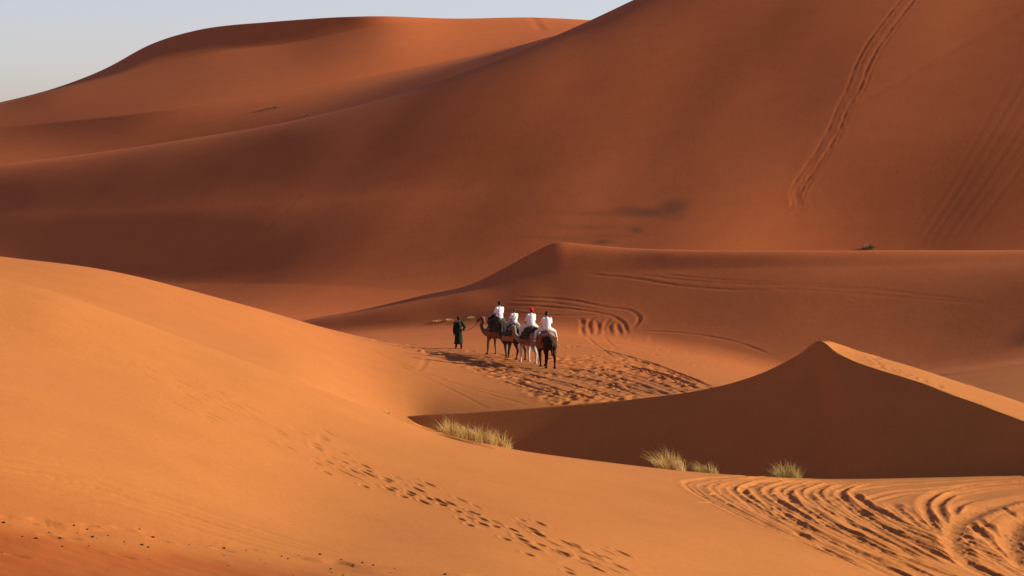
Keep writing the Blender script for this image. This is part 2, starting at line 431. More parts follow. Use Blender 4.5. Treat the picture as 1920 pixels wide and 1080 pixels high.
# nearest dune
nea = Dune('near_dune', [
    row([(-420, -6, -1.75), (2340, -6, -1.75)], False, 0),
    row([(-420, 4, -1.9), (2340, 4, -1.9)], False, 0),
    row([(-420, 30, -5.3), (960, 30, -6.2), (2340, 34, -7.2)], False, 0),
    row([(-420, 50, 1080), (0, 52, 1085), (400, 55, 1085), (960, 60, 1085), (1400, 69, 1085), (1920, 81, 1085), (2340, 88, 1085)]),
    row([(-420, 58, 820), (0, 60, 868), (300, 62, 925), (600, 65, 975), (960, 68.5, 985), (1400, 77, 1000), (1700, 83.5, 1003), (1920, 88, 1003), (2340, 94, 1003)], True, 20),
    row([(-420, 74, 580), (0, 75, 655), (300, 76, 735), (600, 78, 830), (960, 80.5, 892), (1400, 88, 932), (1700, 93, 940), (1920, 96, 938), (2340, 100, 930)], True, 20),
    row([(-420, 86, 440), (0, 88, 521), (100, 88, 545), (200, 89, 578), (350, 90, 634), (500, 90, 690), (620, 91, 737), (735, 92, 783), (830, 92, 816), (900, 92.5, 830), (960, 93, 842), (1080, 95, 859), (1200, 97, 874), (1350, 99.5, 890), (1500, 101.5, 897), (1650, 103, 897), (1800, 104.5, 893), (1920, 105.5, 889), (2340, 108, 876)], s=6),
    row([(-420, 102, -9), (0, 104, -10), (735, 106, -13.5), (1500, 114, -16), (2340, 116, -16)], False),
], [2, 4, 12, 150, 150, 130, 8], columns(1.6), tangent=(6,))

# broad undulations that long winds leave on the slopes
def undulate(du, amp, lx, ly, ang, seed, octv=2, fade=None):
    ca, sa = math.cos(ang), math.sin(ang)
    a = (du.X * ca + du.D * sa) / lx; b = (-du.X * sa + du.D * ca) / ly
    n = fbm(a, b, seed, octv) * amp
    du.Z += n if fade is None else n * fade
undulate(big, 0.28, 40, 15, R(70), 3)
undulate(far, 0.20, 60, 24, R(40), 5)
undulate(mid, 0.06, 16, 9, R(20), 7)
undulate(val, 0.05, 12, 6, R(20), 9)
undulate(nea, 0.05, 14, 6, R(-30), 11, fade=np.clip((nea.D - 40) / 15, 0, 1))

# ------------------------------------------------------------------ tracks and footprints pressed into the sand
rng = random.Random(7)
def vis_trace(pts, dunes, n=None):
    """world polyline along photo pixels, on whichever of the sheets is in front"""
    P = np.array(pts, float)
    t = np.concatenate([[0], np.cumsum(np.hypot(*np.diff(P, axis=0).T))])
    if n is None: n = max(8, int(t[-1] / 8))
    s = np.linspace(0, t[-1], n)
    qx = pchip(t, P[:, 0], s) if len(P) > 2 else np.interp(s, t, P[:, 0])
    qy = pchip(t, P[:, 1], s) if len(P) > 2 else np.interp(s, t, P[:, 1])
    out = []
    for a, b in zip(qx, qy):
        best = None
        for du in dunes:
            w = du.at(a, b)
            if du.hit and (best is None or w[1] < best[1]): best = w
        if best is not None: out.append(best)
    return np.array(out)
def track(dunes, pts, **k):
    W = vis_trace(pts, dunes)
    if len(W) < 3: return
    for du in dunes: du.groove(None, world=W, **k)

# quad-bike turns in the right foreground
U = [(1284, 906, 895), (1297, 909, 896), (1312, 913, 899), (1333, 913, 898), (1352, 917, 900), (1370, 915, 899), (1392, 918, 902),
     (1412, 916, 901), (1436, 920, 904), (1462, 917, 903), (1474, 924, 906), (1497, 920, 905), (1514, 926, 908), (1532, 921, 906), (1552, 926, 908), (1572, 924, 907)]
for k, (xu, yu, yt) in enumerate(U):
    st = 0.94 + 0.12 * rng.random() + 0.012 * k
    pts = [(xu + 190, yt - 1.5 + min(k, 4) * 0.3), (xu + 75, yt - 0.5), (xu + 24, yt + 4), (xu, yu), (xu + 12, yu + 13), (xu + 45, yu + 32 * st),
           (xu + 120, yu + 68 * st), (xu + 230, yu + 116 * st), (xu + 350, yu + 168 * st), (xu + 450, yu + 215 * st)]
    pts = [p for p in pts if p[1] < 1100 and p[0] < 2050]
    nea.groove(pts, w=0.12 + 0.08 * rng.random(), h=0.022 + 0.04 * rng.random() * (0.3 + 0.7 * min(k, 8) / 8), berm=0.65, fade=(3.0, 0.5), rough=0.5, seed=20 + k)
for k in range(24):                                    # straighter runs crossing the turns
    x0 = 1380 + 16 * k + rng.uniform(-10, 10); y0 = 928 + rng.uniform(-6, 18) + max(0, k - 9) * 2
    a = 0.38 + 0.16 * rng.random()
    pts = [(x0, y0), (x0 + 40, y0 + 26 + 6 * rng.random()), (x0 + 130, y0 + 26 + 100 * a), (x0 + 260, y0 + 30 + 220 * a), (x0 + 420, y0 + 34 + 350 * a)]
    pts = [p for p in pts if p[1] < 1110 and p[0] < 2050]
    nea.groove(pts, w=0.11 + 0.10 * rng.random(), h=0.02 + 0.04 * rng.random(), berm=0.6, fade=(1.2, 1.5), rough=0.6, seed=50 + k)
for k, (pts, w, h) in enumerate([
        ([(1580, 944), (1640, 984), (1720, 1014), (1800, 1049), (1890, 1090)], 0.17, 0.13),
        ([(1596, 922), (1625, 945), (1665, 965), (1712, 988)], 0.14, 0.09),
        ([(1945, 930), (1860, 949), (1812, 969), (1787, 990), (1783, 1011), (1795, 1040), (1815, 1060), (1890, 1092)], 0.30, 0.13),
        ([(1950, 960), (1905, 982), (1893, 1010), (1899, 1040), (1930, 1072)], 0.32, 0.14),
        ([(1950, 898), (1800, 913), (1752, 927), (1733, 941), (1736, 961), (1755, 990), (1770, 1004)], 0.17, 0.10),
        ([(1950, 909), (1820, 922), (1772, 934), (1757, 947), (1766, 966), (1786, 986)], 0.15, 0.09),
        ([(1840, 938), (1805, 944), (1790, 953), (1793, 966)], 0.14, 0.07),
        ([(1815, 980), (1860, 1018), (1935, 1075)], 0.17, 0.11),
        ([(1832, 973), (1880, 1006), (1950, 1046)], 0.16, 0.10),
        ([(1800, 1000), (1850, 1040), (1920, 1085)], 0.14, 0.08),
        ([(1865, 948), (1900, 965), (1945, 990)], 0.15, 0.07),
        ([(1600, 921), (1680, 911), (1780, 904), (1950, 892)], 0.12, 0.045),
        ([(1620, 938), (1660, 926), (1740, 918), (1850, 910), (1950, 903)], 0.12, 0.045),
        ([(1560, 909), (1660, 904), (1800, 898), (1950, 891)], 0.12, 0.04),
        ([(1640, 941), (1690, 929), (1760, 924)], 0.10, 0.04),
        ([(1300, 929), (1370, 927), (1430, 926), (1480, 924)], 0.10, 0.05),
        ([(1305, 943), (1390, 944), (1480, 943)], 0.10, 0.05)]):
    nea.groove(pts, w=w * 1.1, h=h * 0.6, berm=0.6, fade=(1.0, 0.6), rough=0.35, seed=90 + k)

# one walker's prints down the near slope
def img_dir(du, px, py, dx, dy):
    a = du.at(px, py); b = du.at(px + dx, py + dy); return math.atan2(b[1] - a[1], b[0] - a[0])
deep = [(592, 842), (614, 867), (643, 867), (611, 887), (688, 883), (682, 912), (735, 915), (755, 931), (767, 927), (803, 935), (828, 946), (879, 985),
        (893, 963), (928, 987), (970, 1003), (947, 1011), (990, 1040), (1012, 1021), (1055, 1040), (1066, 1075), (1010, 1004), (606, 822), (723, 902), (857, 958)]
for (px, py) in deep:
    nea.pit(nea.at(px, py), 0.19, 0.075, 0.045, img_dir(nea, px, py, 16, 7), 0.25)
for k in range(95):
    t = rng.random() ** 0.85
    px = 250 + t * 930 + rng.uniform(-30, 30); py = 690 + t * 394 + rng.gauss(0, 17)
    if py > 1078: continue
    nea.pit(nea.at(px, py), rng.uniform(0.2, 0.42), rng.uniform(0.05, 0.085), rng.uniform(0.02, 0.05) * (0.6 + 0.4 * min(1, t * 2.2)), img_dir(nea, px, py, 16, 7.5), 0.3)
# long wind streaks and the crusted lip at the lower left
for k, off in enumerate((0, 9, 20, 33, -14)):
    nea.groove([(-20, 868 + off), (120, 893 + off), (300, 944 + off * 0.9), (480, 1002 + off * 0.7), (640, 1046 + off * 0.4)], w=0.16, h=0.02 + 0.012 * (k == 1), berm=0.4, fade=(0, 4), rough=0.5, seed=130 + k)
lip = nea.trace([(-60, 950), (60, 967), (160, 984), (250, 993), (380, 1014), (520, 1038), (640, 1052), (760, 1066), (880, 1080), (1000, 1092)])
r_ = nea.line_field(lip, 9.0)
if r_:
    win, ds, sg, arc, Ln = r_
    jag = 0.16 * vnoise(arc / 0.5, arc * 0, 4) + 0.3 * vnoise(arc / 2.2, arc * 0 + 5, 5)
    sd = ds * -sg + jag                      # positive on the camera side
    step = 1 / (1 + np.exp(-np.clip(sd / 0.05, -40, 40)))
    nea.Z[win] += -0.07 * step * np.exp(-np.clip(sd, 0, None) / 4.0) * (0.6 + 0.5 * vnoise(nea.X[win] / 1.3, nea.D[win] / 1.3, 6))
low_left = np.clip((pyfrom(nea.D, nea.Z) - (985 + 0.115 * nea.px[None, :])) / 25, 0, 1) * (nea.D > 40)
nea.Z += low_left * (0.012 * fbm(nea.X * 1.6 + nea.D * 0.5, nea.D * 1.1, 31, 3) + 0.003 * np.sin((nea.X * 0.5 + nea.D) * 9 + 2.5 * vnoise(nea.X / 2, nea.D / 2, 8)))
for (px, py) in [(170, 985), (232, 991), (20, 968), (50, 974), (130, 1003), (95, 1001), (230, 1040), (30, 1040), (300, 1010), (420, 1029)]:
    nea.pit(nea.at(px, py), 0.2, 0.06, 0.05, img_dir(nea, px, py, 16, 3), 0.2)
# scuffs by the dry bush and a little mound it grows on
for (px, py) in [(800, 806), (820, 812), (842, 820), (868, 828), (884, 832)]:
    nea.pit(nea.at(px, py), 0.5, 0.12, 0.06, img_dir(nea, px, py, 16, 4), 0.8)

# trampled trail around the caravan
floor = [val, mid]
poly = np.array([(712, 641), (800, 650), (900, 659), (1000, 666), (1130, 667), (1200, 678), (1270, 698), (1340, 725), (1300, 740), (1060, 762), (1000, 740), (940, 716), (880, 690), (800, 667)], float)
def inside(px, py):
    c = False
    for (x1, y1), (x2, y2) in zip(poly, np.roll(poly, -1, axis=0)):
        if (y1 > py) != (y2 > py) and px < (x2 - x1) * (py - y1) / (y2 - y1) + x1: c = not c
    return c
n = 0
while n < 1100:
    px, py = rng.uniform(712, 1340), rng.uniform(641, 762)
    if not inside(px, py): continue
    p = val.at(px, py)
    if vnoise(np.array(p[0] / 2.2), np.array(p[1] / 5.0), 77) < -0.35: continue
    n += 1
    val.pit(p, rng.uniform(0.14, 0.34), rng.uniform(0.12, 0.30), rng.uniform(0.02, 0.045), rng.uniform(0, 3.1), 0.35)
for k, pts in enumerate([
        [(1335, 726), (1270, 699), (1200, 676), (1120, 656), (1060, 647), (1045, 644)], [(1290, 738), (1200, 708), (1110, 688), (1030, 682)],
        [(1240, 741), (1160, 722), (1060, 704), (960, 688), (880, 674)], [(1180, 748), (1090, 726), (1000, 705), (900, 684), (790, 662)],
        [(1130, 752), (1040, 728), (960, 706), (880, 687)], [(1315, 731), (1230, 702), (1150, 682), (1080, 676)], [(1260, 741), (1180, 715), (1090, 694), (1000, 686)],
        [(1210, 745), (1120, 716), (1040, 700), (940, 684)], [(1160, 750), (1070, 722), (1000, 708)], [(1100, 755), (1020, 733), (950, 713)],
        [(1300, 722), (1230, 698), (1160, 684)], [(880, 680), (800, 662), (720, 646)], [(900, 676), (820, 660), (730, 645)], [(940, 690), (860, 672), (780, 657)]]):
    track(floor, pts, w=0.13 + 0.06 * rng.random(), h=0.05 + 0.04 * rng.random(), berm=0.5, fade=(1.5, 1.5), rough=0.6, seed=150 + k)
# wheel loops and lines behind the caravan
for k, (pts, w, h) in enumerate([
        ([(965, 557), (1060, 562), (1140, 577), (1190, 587), (1199, 596), (1190, 612), (1180, 620)], 0.18, 0.09),
        ([(940, 571), (1040, 577), (1120, 587), (1150, 594), (1168, 606), (1177, 630)], 0.18, 0.10),
        ([(940, 583), (1020, 591), (1090, 592), (1140, 590)], 0.16, 0.07), ([(950, 564), (1050, 570), (1130, 584)], 0.16, 0.06),
        ([(1085, 596), (1092, 604), (1091, 622), (1096, 630)], 0.2, 0.08), ([(1112, 594), (1104, 606), (1104, 618), (1112, 630)], 0.2, 0.08),
        ([(1114, 598), (1122, 612), (1119, 626), (1113, 630)], 0.2, 0.07), ([(1145, 595), (1136, 607), (1133, 620), (1140, 630)], 0.2, 0.08),
        ([(1128, 596), (1124, 610)], 0.2, 0.06), ([(1150, 600), (1142, 612), (1147, 630)], 0.2, 0.07), ([(1155, 602), (1160, 618), (1165, 631)], 0.2, 0.07),
        ([(1100, 632), (1120, 648), (1150, 672)], 0.14, 0.05), ([(1130, 632), (1150, 648), (1165, 656)], 0.14, 0.05),
        ([(1190, 620), (1290, 626), (1380, 642), (1450, 668)], 0.16, 0.04), ([(1150, 636), (1260, 640), (1360, 662), (1450, 688)], 0.16, 0.045),
        ([(1200, 652), (1300, 664), (1380, 680), (1440, 694)], 0.16, 0.045), ([(1220, 664), (1320, 676), (1400, 695)], 0.16, 0.04),
        ([(700, 640), (780, 637), (860, 633), (960, 631), (1060, 636)], 0.2, 0.07), ([(1040, 634), (1100, 642), (1180, 650)], 0.16, 0.06),
        ([(690, 652), (760, 690), (840, 728), (920, 768)], 0.12, 0.03), ([(720, 668), (860, 722), (1000, 762)], 0.12, 0.035), ([(840, 716), (960, 742), (1060, 756)], 0.12, 0.025),
        ([(800, 670), (792, 686), (780, 698)], 0.2, 0.03),
        ([(1100, 514), (1180, 521), (1260, 534), (1340, 542), (1450, 545)], 0.2, 0.09), ([(1210, 517), (1300, 527), (1400, 533), (1500, 536), (1620, 543)], 0.2, 0.09),
        ([(1240, 514), (1320, 523), (1420, 529), (1540, 533), (1700, 549), (1840, 566)], 0.18, 0.07), ([(1440, 541), (1560, 546), (1700, 558), (1860, 572)], 0.18, 0.07),
        ([(1690, 712), (1790, 702), (1900, 688), (1940, 684)], 0.25, 0.06), ([(1750, 716), (1800, 722), (1830, 734)], 0.2, 0.07)]):
    track(floor, pts, w=w * 0.75, h=h * (0.42 if pts[0][1] > 590 else 0.2), berm=0.5, fade=(1.0, 1.0), rough=0.35, seed=200 + k)
# scattered prints on the floor
for k in range(120):
    px, py = rng.uniform(1000, 1330), rng.uniform(640, 700)
    if py < 632 + 0.18 * (px - 1000) - 8: continue
    val.pit(val.at(px, py), 0.18, 0.12, rng.uniform(0.02, 0.06), rng.uniform(0, 3), 0.4)
# footprints on the lit side of the knife edge, where somebody crossed
for k, (px, py) in enumerate([(1634, 664), (1640, 668), (1636, 673), (1646, 672), (1643, 679), (1651, 683), (1648, 688), (1658, 689), (1668, 691), (1678, 693), (1700, 702), (1716, 708), (1732, 714), (1762, 724)]):
    kni.pit(kni.at(px, py), 0.20, 0.14, 0.06, 0.4 * k, 0.4)
kni.Z += 0.022 * fbm(kni.X / 1.1, kni.D / 1.1, 41, 2) * np.exp(-((kni.PY - np.interp(kni.px, [740, 1538, 1700, 1920], [784, 639, 709, 790])[None, :]) / 14) ** 2) * (kni.px[None, :] > 1545)

# slide marks on the great dune
A = [(1700, -12), (1660, 40), (1625, 88), (1603, 130), (1590, 165), (1570, 205), (1556, 240), (1530, 285), (1506, 320), (1488, 347), (1481, 366), (1487, 381), (1472, 397), (1446, 410)]
for off, w, h in ((0, 0.14, 0.022), (7, 0.12, 0.012), (20, 0.14, 0.022), (27, 0.12, 0.012)):
    track([big], [(x + off * (1.15 if y < 200 else 0.95), y + off * 0.12) for x, y in A], w=w, h=h, berm=0.6, fade=(0, 3), rough=0.55, seed=300 + off)
track([big], [(x + 10, y + 1) for x, y in A[8:-1]], w=0.3, h=0.022, berm=0.6, fade=(2, 2), rough=0.5, seed=310)
track([big], [(x + rng.uniform(-4, 18), y) for x, y in A[3:10]], w=0.45, h=0.012, berm=0.5, fade=(3, 3), rough=0.5, seed=311)
for k, off in enumerate((0, 26, 48, 80, 104, 140)):
    track([big], [(1905 + off, 125 + off * 0.1), (1850 + off * 0.9, 225), (1785 + off * 0.8, 335), (1700 + off * 0.7, 465)], w=0.22, h=0.003 + 0.002 * (k % 2), berm=0.5, fade=(3, 3), rough=0.4, seed=320 + k)
track([big], [(1920, 15), (1850, 55), (1760, 108), (1660, 168), (1570, 212), (1480, 258)], w=0.4, h=0.012, berm=0.4, fade=(1, 6), rough=0.4, seed=330)
track([big], [(600, 330), (500, 430), (390, 540)], w=0.25, h=0.005, berm=0.4, fade=(6, 4), rough=0.5, seed=331)
track([far], [(1000, 34), (1008, 48), (1020, 60)], w=0.7, h=0.05, berm=0.5, fade=(0, 3), rough=0.5, seed=332)

# patch of darker colour on the great dune, with thin streaks to its left
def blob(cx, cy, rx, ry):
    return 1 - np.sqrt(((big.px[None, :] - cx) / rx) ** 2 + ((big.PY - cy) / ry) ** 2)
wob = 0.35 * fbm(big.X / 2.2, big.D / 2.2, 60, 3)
dark_patch = np.clip(np.maximum.reduce([blob(1262, 394, 48, 26), blob(1215, 396, 70, 15), blob(1192, 430, 24, 11), blob(1130, 452, 30, 9)]) + wob, 0, 0.7) / 0.7
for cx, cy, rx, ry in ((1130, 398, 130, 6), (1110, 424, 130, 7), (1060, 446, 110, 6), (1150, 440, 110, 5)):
    dark_patch = np.maximum(dark_patch, 0.45 * np.clip(blob(cx, cy, rx, ry) + 0.6 * wob, 0, 1))
# the crust is bare below the lip at the lower left
PYn = np.where(nea.D > 20, pyfrom(nea.D, nea.Z), 1e9)
lipy = np.interp(nea.px, [-420, -60, 60, 160, 250, 380, 520, 640, 760, 880, 1000], [900, 948, 965, 981, 991, 1012, 1036, 1050, 1064, 1078, 1092])[None, :]
crust = np.clip((PYn - lipy + 14 * fbm(nea.X / 1.5, nea.D / 3.0, 71, 3)) / 42, 0, 1) * (0.62 + 0.3 * fbm(nea.X / 2.0, nea.D / 1.2, 72, 3) + 0.35 * np.clip((PYn - lipy - 20) / 70, 0, 1))
faint_band = np.clip((PYn - (862 + 0.31 * nea.px[None, :])) / 60, 0, 1) * np.clip(1 - (nea.px[None, :] - 300) / 500, 0, 1)  # faint red tint above the lip, fading out to the right
crust = np.clip(np.maximum(crust, 0.30 * faint_band), 0, 1)
# sand colour darkened along the trodden trail
tr = np.zeros_like(val.Z)
cen = vis_trace([(720, 645), (800, 657), (880, 670), (960, 686), (1060, 708), (1160, 722), (1270, 732)], [val])
rr = val.line_field(cen, 9.0)
if rr:
    w_, ds_, _, arc_, _ = rr
    tr[w_] = np.clip(1.15 - ds_ / np.interp(arc_, [0, 8, 20, 60], [1.5, 3.0, 5.5, 7.0]) + 0.45 * fbm(val.X[w_] / 1.0, val.D[w_] / 1.6, 80, 3), 0, 1)
far.build(SAND)
big.build(SAND, {'dark_mask': 0.75 * dark_patch})
val.build(SAND, {'dark_mask': 0.30 * tr})
nea.build(SAND, {'red_crust': crust})
for du in (mid, kni):
    du.build(SAND)

# ------------------------------------------------------------------ building blocks for figures
def tag(o, label, cat, group=None):
    o['label'] = label; o['category'] = cat
    if group: o['group'] = group
    return o
def empty(name, loc, rz=0.0):
    o = bpy.data.objects.new(name, None); COL.objects.link(o)
    o.location = loc; o.rotation_euler = (0, 0, rz); o.empty_display_size = 0.2
    return o

class Blob:
    """collects balls, limbs and rods; comes out as one continuous skin (voxel remesh) or as plain geometry"""
    def __init__(self): self.v, self.f = [], []
    def _add(self, v, f):
        n = len(self.v); self.v += [tuple(p) for p in v]; self.f += [tuple(i + n for i in q) for q in f]
    def ball(self, c, r, seg=12, rings=8, rot=None):
        if not hasattr(r, '__len__'): r = (r, r, r)
        M = rot if rot is not None else Matrix.Identity(3)
        v = [Vector((0, 0, 1))]
        for i in range(1, rings):
            a = math.pi * i / rings
            for j in range(seg):
                b = 2 * math.pi * j / seg
                v.append(Vector((math.sin(a) * math.cos(b), math.sin(a) * math.sin(b), math.cos(a))))
        v.append(Vector((0, 0, -1)))
        v = [M @ Vector((p.x * r[0], p.y * r[1], p.z * r[2])) + Vector(c) for p in v]
        f = []
        for j in range(seg): f.append((0, 1 + j, 1 + (j + 1) % seg))
        for i in range(rings - 2):
            for j in range(seg):
                a = 1 + i * seg + j; b = 1 + i * seg + (j + 1) % seg
                f.append((a, a + seg, b + seg, b))
        last = len(v) - 1; o = 1 + (rings - 2) * seg
        for j in range(seg): f.append((last, o + (j + 1) % seg, o + j))
        self._add(v, f)
        return self
    def rod(self, a, b, ra, rb, seg=12, cap=True, flat=1.0, side=None):
        a, b = Vector(a), Vector(b); ax = (b - a)
        if ax.length < 1e-6: return self
        ax.normalize()
        s = Vector(side) if side is not None else (Vector((0, 1, 0)) if abs(ax.y) < 0.9 else Vector((1, 0, 0)))
        u = (s - ax * s.dot(ax)).normalized(); w = ax.cross(u)
        v = []
        for p, r in ((a, ra), (b, rb)):
            for j in range(seg):
                t = 2 * math.pi * j / seg
                v.append(p + u * (r * math.cos(t)) + w * (r * flat * math.sin(t)))
        f = [(j, (j + 1) % seg, seg + (j + 1) % seg, seg + j) for j in range(seg)]
        f += [tuple(range(seg - 1, -1, -1)), tuple(range(seg, 2 * seg))]
        self._add(v, f)
        return self
    def limb(self, pts, radii, seg=12, flat=1.0):
        for i, (p, r) in enumerate(zip(pts, radii)):
            self.ball(p, r, seg, 8)
            if i: self.rod(pts[i-1], p, radii[i-1], r, seg, flat=flat)
        return self
    def mesh(self, name, mat, voxel=None, smooth=4):
        me = bpy.data.meshes.new(name)
        me.from_pydata(self.v, [], self.f); me.update()
        if voxel:
            tmp = bpy.data.objects.new('shape', me); COL.objects.link(tmp)
            m = tmp.modifiers.new('r', 'REMESH'); m.mode = 'VOXEL'; m.voxel_size = voxel; m.use_smooth_shade = True
            if smooth:
                m2 = tmp.modifiers.new('s', 'SMOOTH'); m2.factor = 0.5; m2.iterations = smooth
            dg = bpy.context.evaluated_depsgraph_get()
            new = bpy.data.meshes.new_from_object(tmp.evaluated_get(dg))
            bpy.data.objects.remove(tmp, do_unlink=True); bpy.data.meshes.remove(me)
            me = new; me.name = name
        me.polygons.foreach_set('use_smooth', np.ones(len(me.polygons), bool))
        me.materials.clear(); me.materials.append(mat)
        return me
    def obj(self, name, mat, parent=None, voxel=None, smooth=4):
        o = bpy.data.objects.new(name, self.mesh(name, mat, voxel, smooth)); COL.objects.link(o)
        if parent is not None: o.parent = parent
        return o

def cloth_mat(name, col, var=0.12, scale=9.0, rough=0.9):
    m, nt, b = new_mat(name); N, L = nt.nodes, nt.links
    tc = N.new('ShaderNodeTexCoord'); n = N.new('ShaderNodeTexNoise'); n.inputs['Scale'].default_value = scale; n.inputs['Detail'].default_value = 5
    L.new(tc.outputs['Object'], n.inputs['Vector'])
    r = N.new('ShaderNodeValToRGB')
    r.color_ramp.elements[0].position = 0.3; r.color_ramp.elements[1].position = 0.7
    r.color_ramp.elements[0].color = tuple(c * (1 - var) for c in col) + (1,)
    r.color_ramp.elements[1].color = tuple(min(1, c * (1 + var)) for c in col) + (1,)
    L.new(n.outputs['Fac'], r.inputs['Fac']); L.new(r.outputs['Color'], b.inputs['Base Color'])
    b.inputs['Roughness'].default_value = rough; b.inputs['Specular IOR Level'].default_value = 0.15
    bp = N.new('ShaderNodeBump'); bp.inputs['Strength'].default_value = 0.4; bp.inputs['Distance'].default_value = 0.01
    n2 = N.new('ShaderNodeTexNoise'); n2.inputs['Scale'].default_value = scale * 2.2; n2.inputs['Detail'].default_value = 3
    L.new(tc.outputs['Object'], n2.inputs['Vector']); L.new(n2.outputs['Fac'], bp.inputs['Height']); L.new(bp.outputs['Normal'], b.inputs['Normal'])
    return m
def coat_mat(name, col, leg, z0=0.55, z1=0.95):
    """camel coat whose legs have their own colour"""
    m = cloth_mat(name, col, 0.2, 6.0, 0.85); nt = m.node_tree; N, L = nt.nodes, nt.links
    b = N['Principled BSDF']; src = b.inputs['Base Color'].links[0].from_socket
    tc = N.new('ShaderNodeTexCoord'); sp = N.new('ShaderNodeSeparateXYZ'); L.new(tc.outputs['Object'], sp.inputs[0])
    mr = N.new('ShaderNodeMapRange'); mr.inputs['From Min'].default_value = z0; mr.inputs['From Max'].default_value = z1
    L.new(sp.outputs['Z'], mr.inputs['Value'])
    mx = N.new('ShaderNodeMix'); mx.data_type = 'RGBA'; L.new(mr.outputs['Result'], mx.inputs['Factor'])
    mx.inputs[6].default_value = tuple(leg) + (1,); L.new(src, mx.inputs[7]); L.new(mx.outputs[2], b.inputs['Base Color'])
    return m
M_WHITE = cloth_mat('white_cotton', (0.78, 0.77, 0.76), 0.04)
M_PALE = cloth_mat('pale_linen', (0.62, 0.60, 0.57), 0.06)
M_DARKT = cloth_mat('dark_khaki_cloth', (0.055, 0.045, 0.035), 0.2)
M_GREEN = cloth_mat('dark_green_wool', (0.016, 0.024, 0.012), 0.35, 7)
M_BLACK = cloth_mat('black_cloth', (0.012, 0.011, 0.011), 0.3)
M_RED = cloth_mat('red_scarf', (0.62, 0.012, 0.022), 0.15)
M_RUST = cloth_mat('rust_blanket', (0.24, 0.075, 0.030), 0.25)
M_ORANGE = cloth_mat('ochre_blanket', (0.40, 0.15, 0.035), 0.2)
M_OLIVE = cloth_mat('olive_blanket', (0.055, 0.048, 0.028), 0.2)
M_GREY = cloth_mat('grey_felt', (0.20, 0.18, 0.17), 0.2)
M_BLUE = cloth_mat('grey_blue_cloth', (0.22, 0.27, 0.29), 0.15)
M_PURPLE = cloth_mat('purple_cloth', (0.10, 0.045, 0.12), 0.15)
M_SKIN = cloth_mat('skin', (0.36, 0.20, 0.13), 0.08, 14, 0.6)
M_SKIN2 = cloth_mat('brown_skin', (0.12, 0.065, 0.04), 0.08, 14, 0.6)
M_HAIR = cloth_mat('dark_hair', (0.018, 0.013, 0.010), 0.3, 30, 0.55)
M_BROWNHAIR = cloth_mat('brown_hair', (0.07, 0.042, 0.025), 0.3, 30, 0.6)
M_SHOE = cloth_mat('white_shoe', (0.72, 0.71, 0.69), 0.05)
M_LEATHER = cloth_mat('leather', (0.10, 0.05, 0.028), 0.2, 12, 0.6)
M_ROPE = cloth_mat('rope', (0.10, 0.06, 0.04), 0.2, 30)
M_EYE = cloth_mat('eye', (0.01, 0.008, 0.006), 0.1, 10, 0.2)

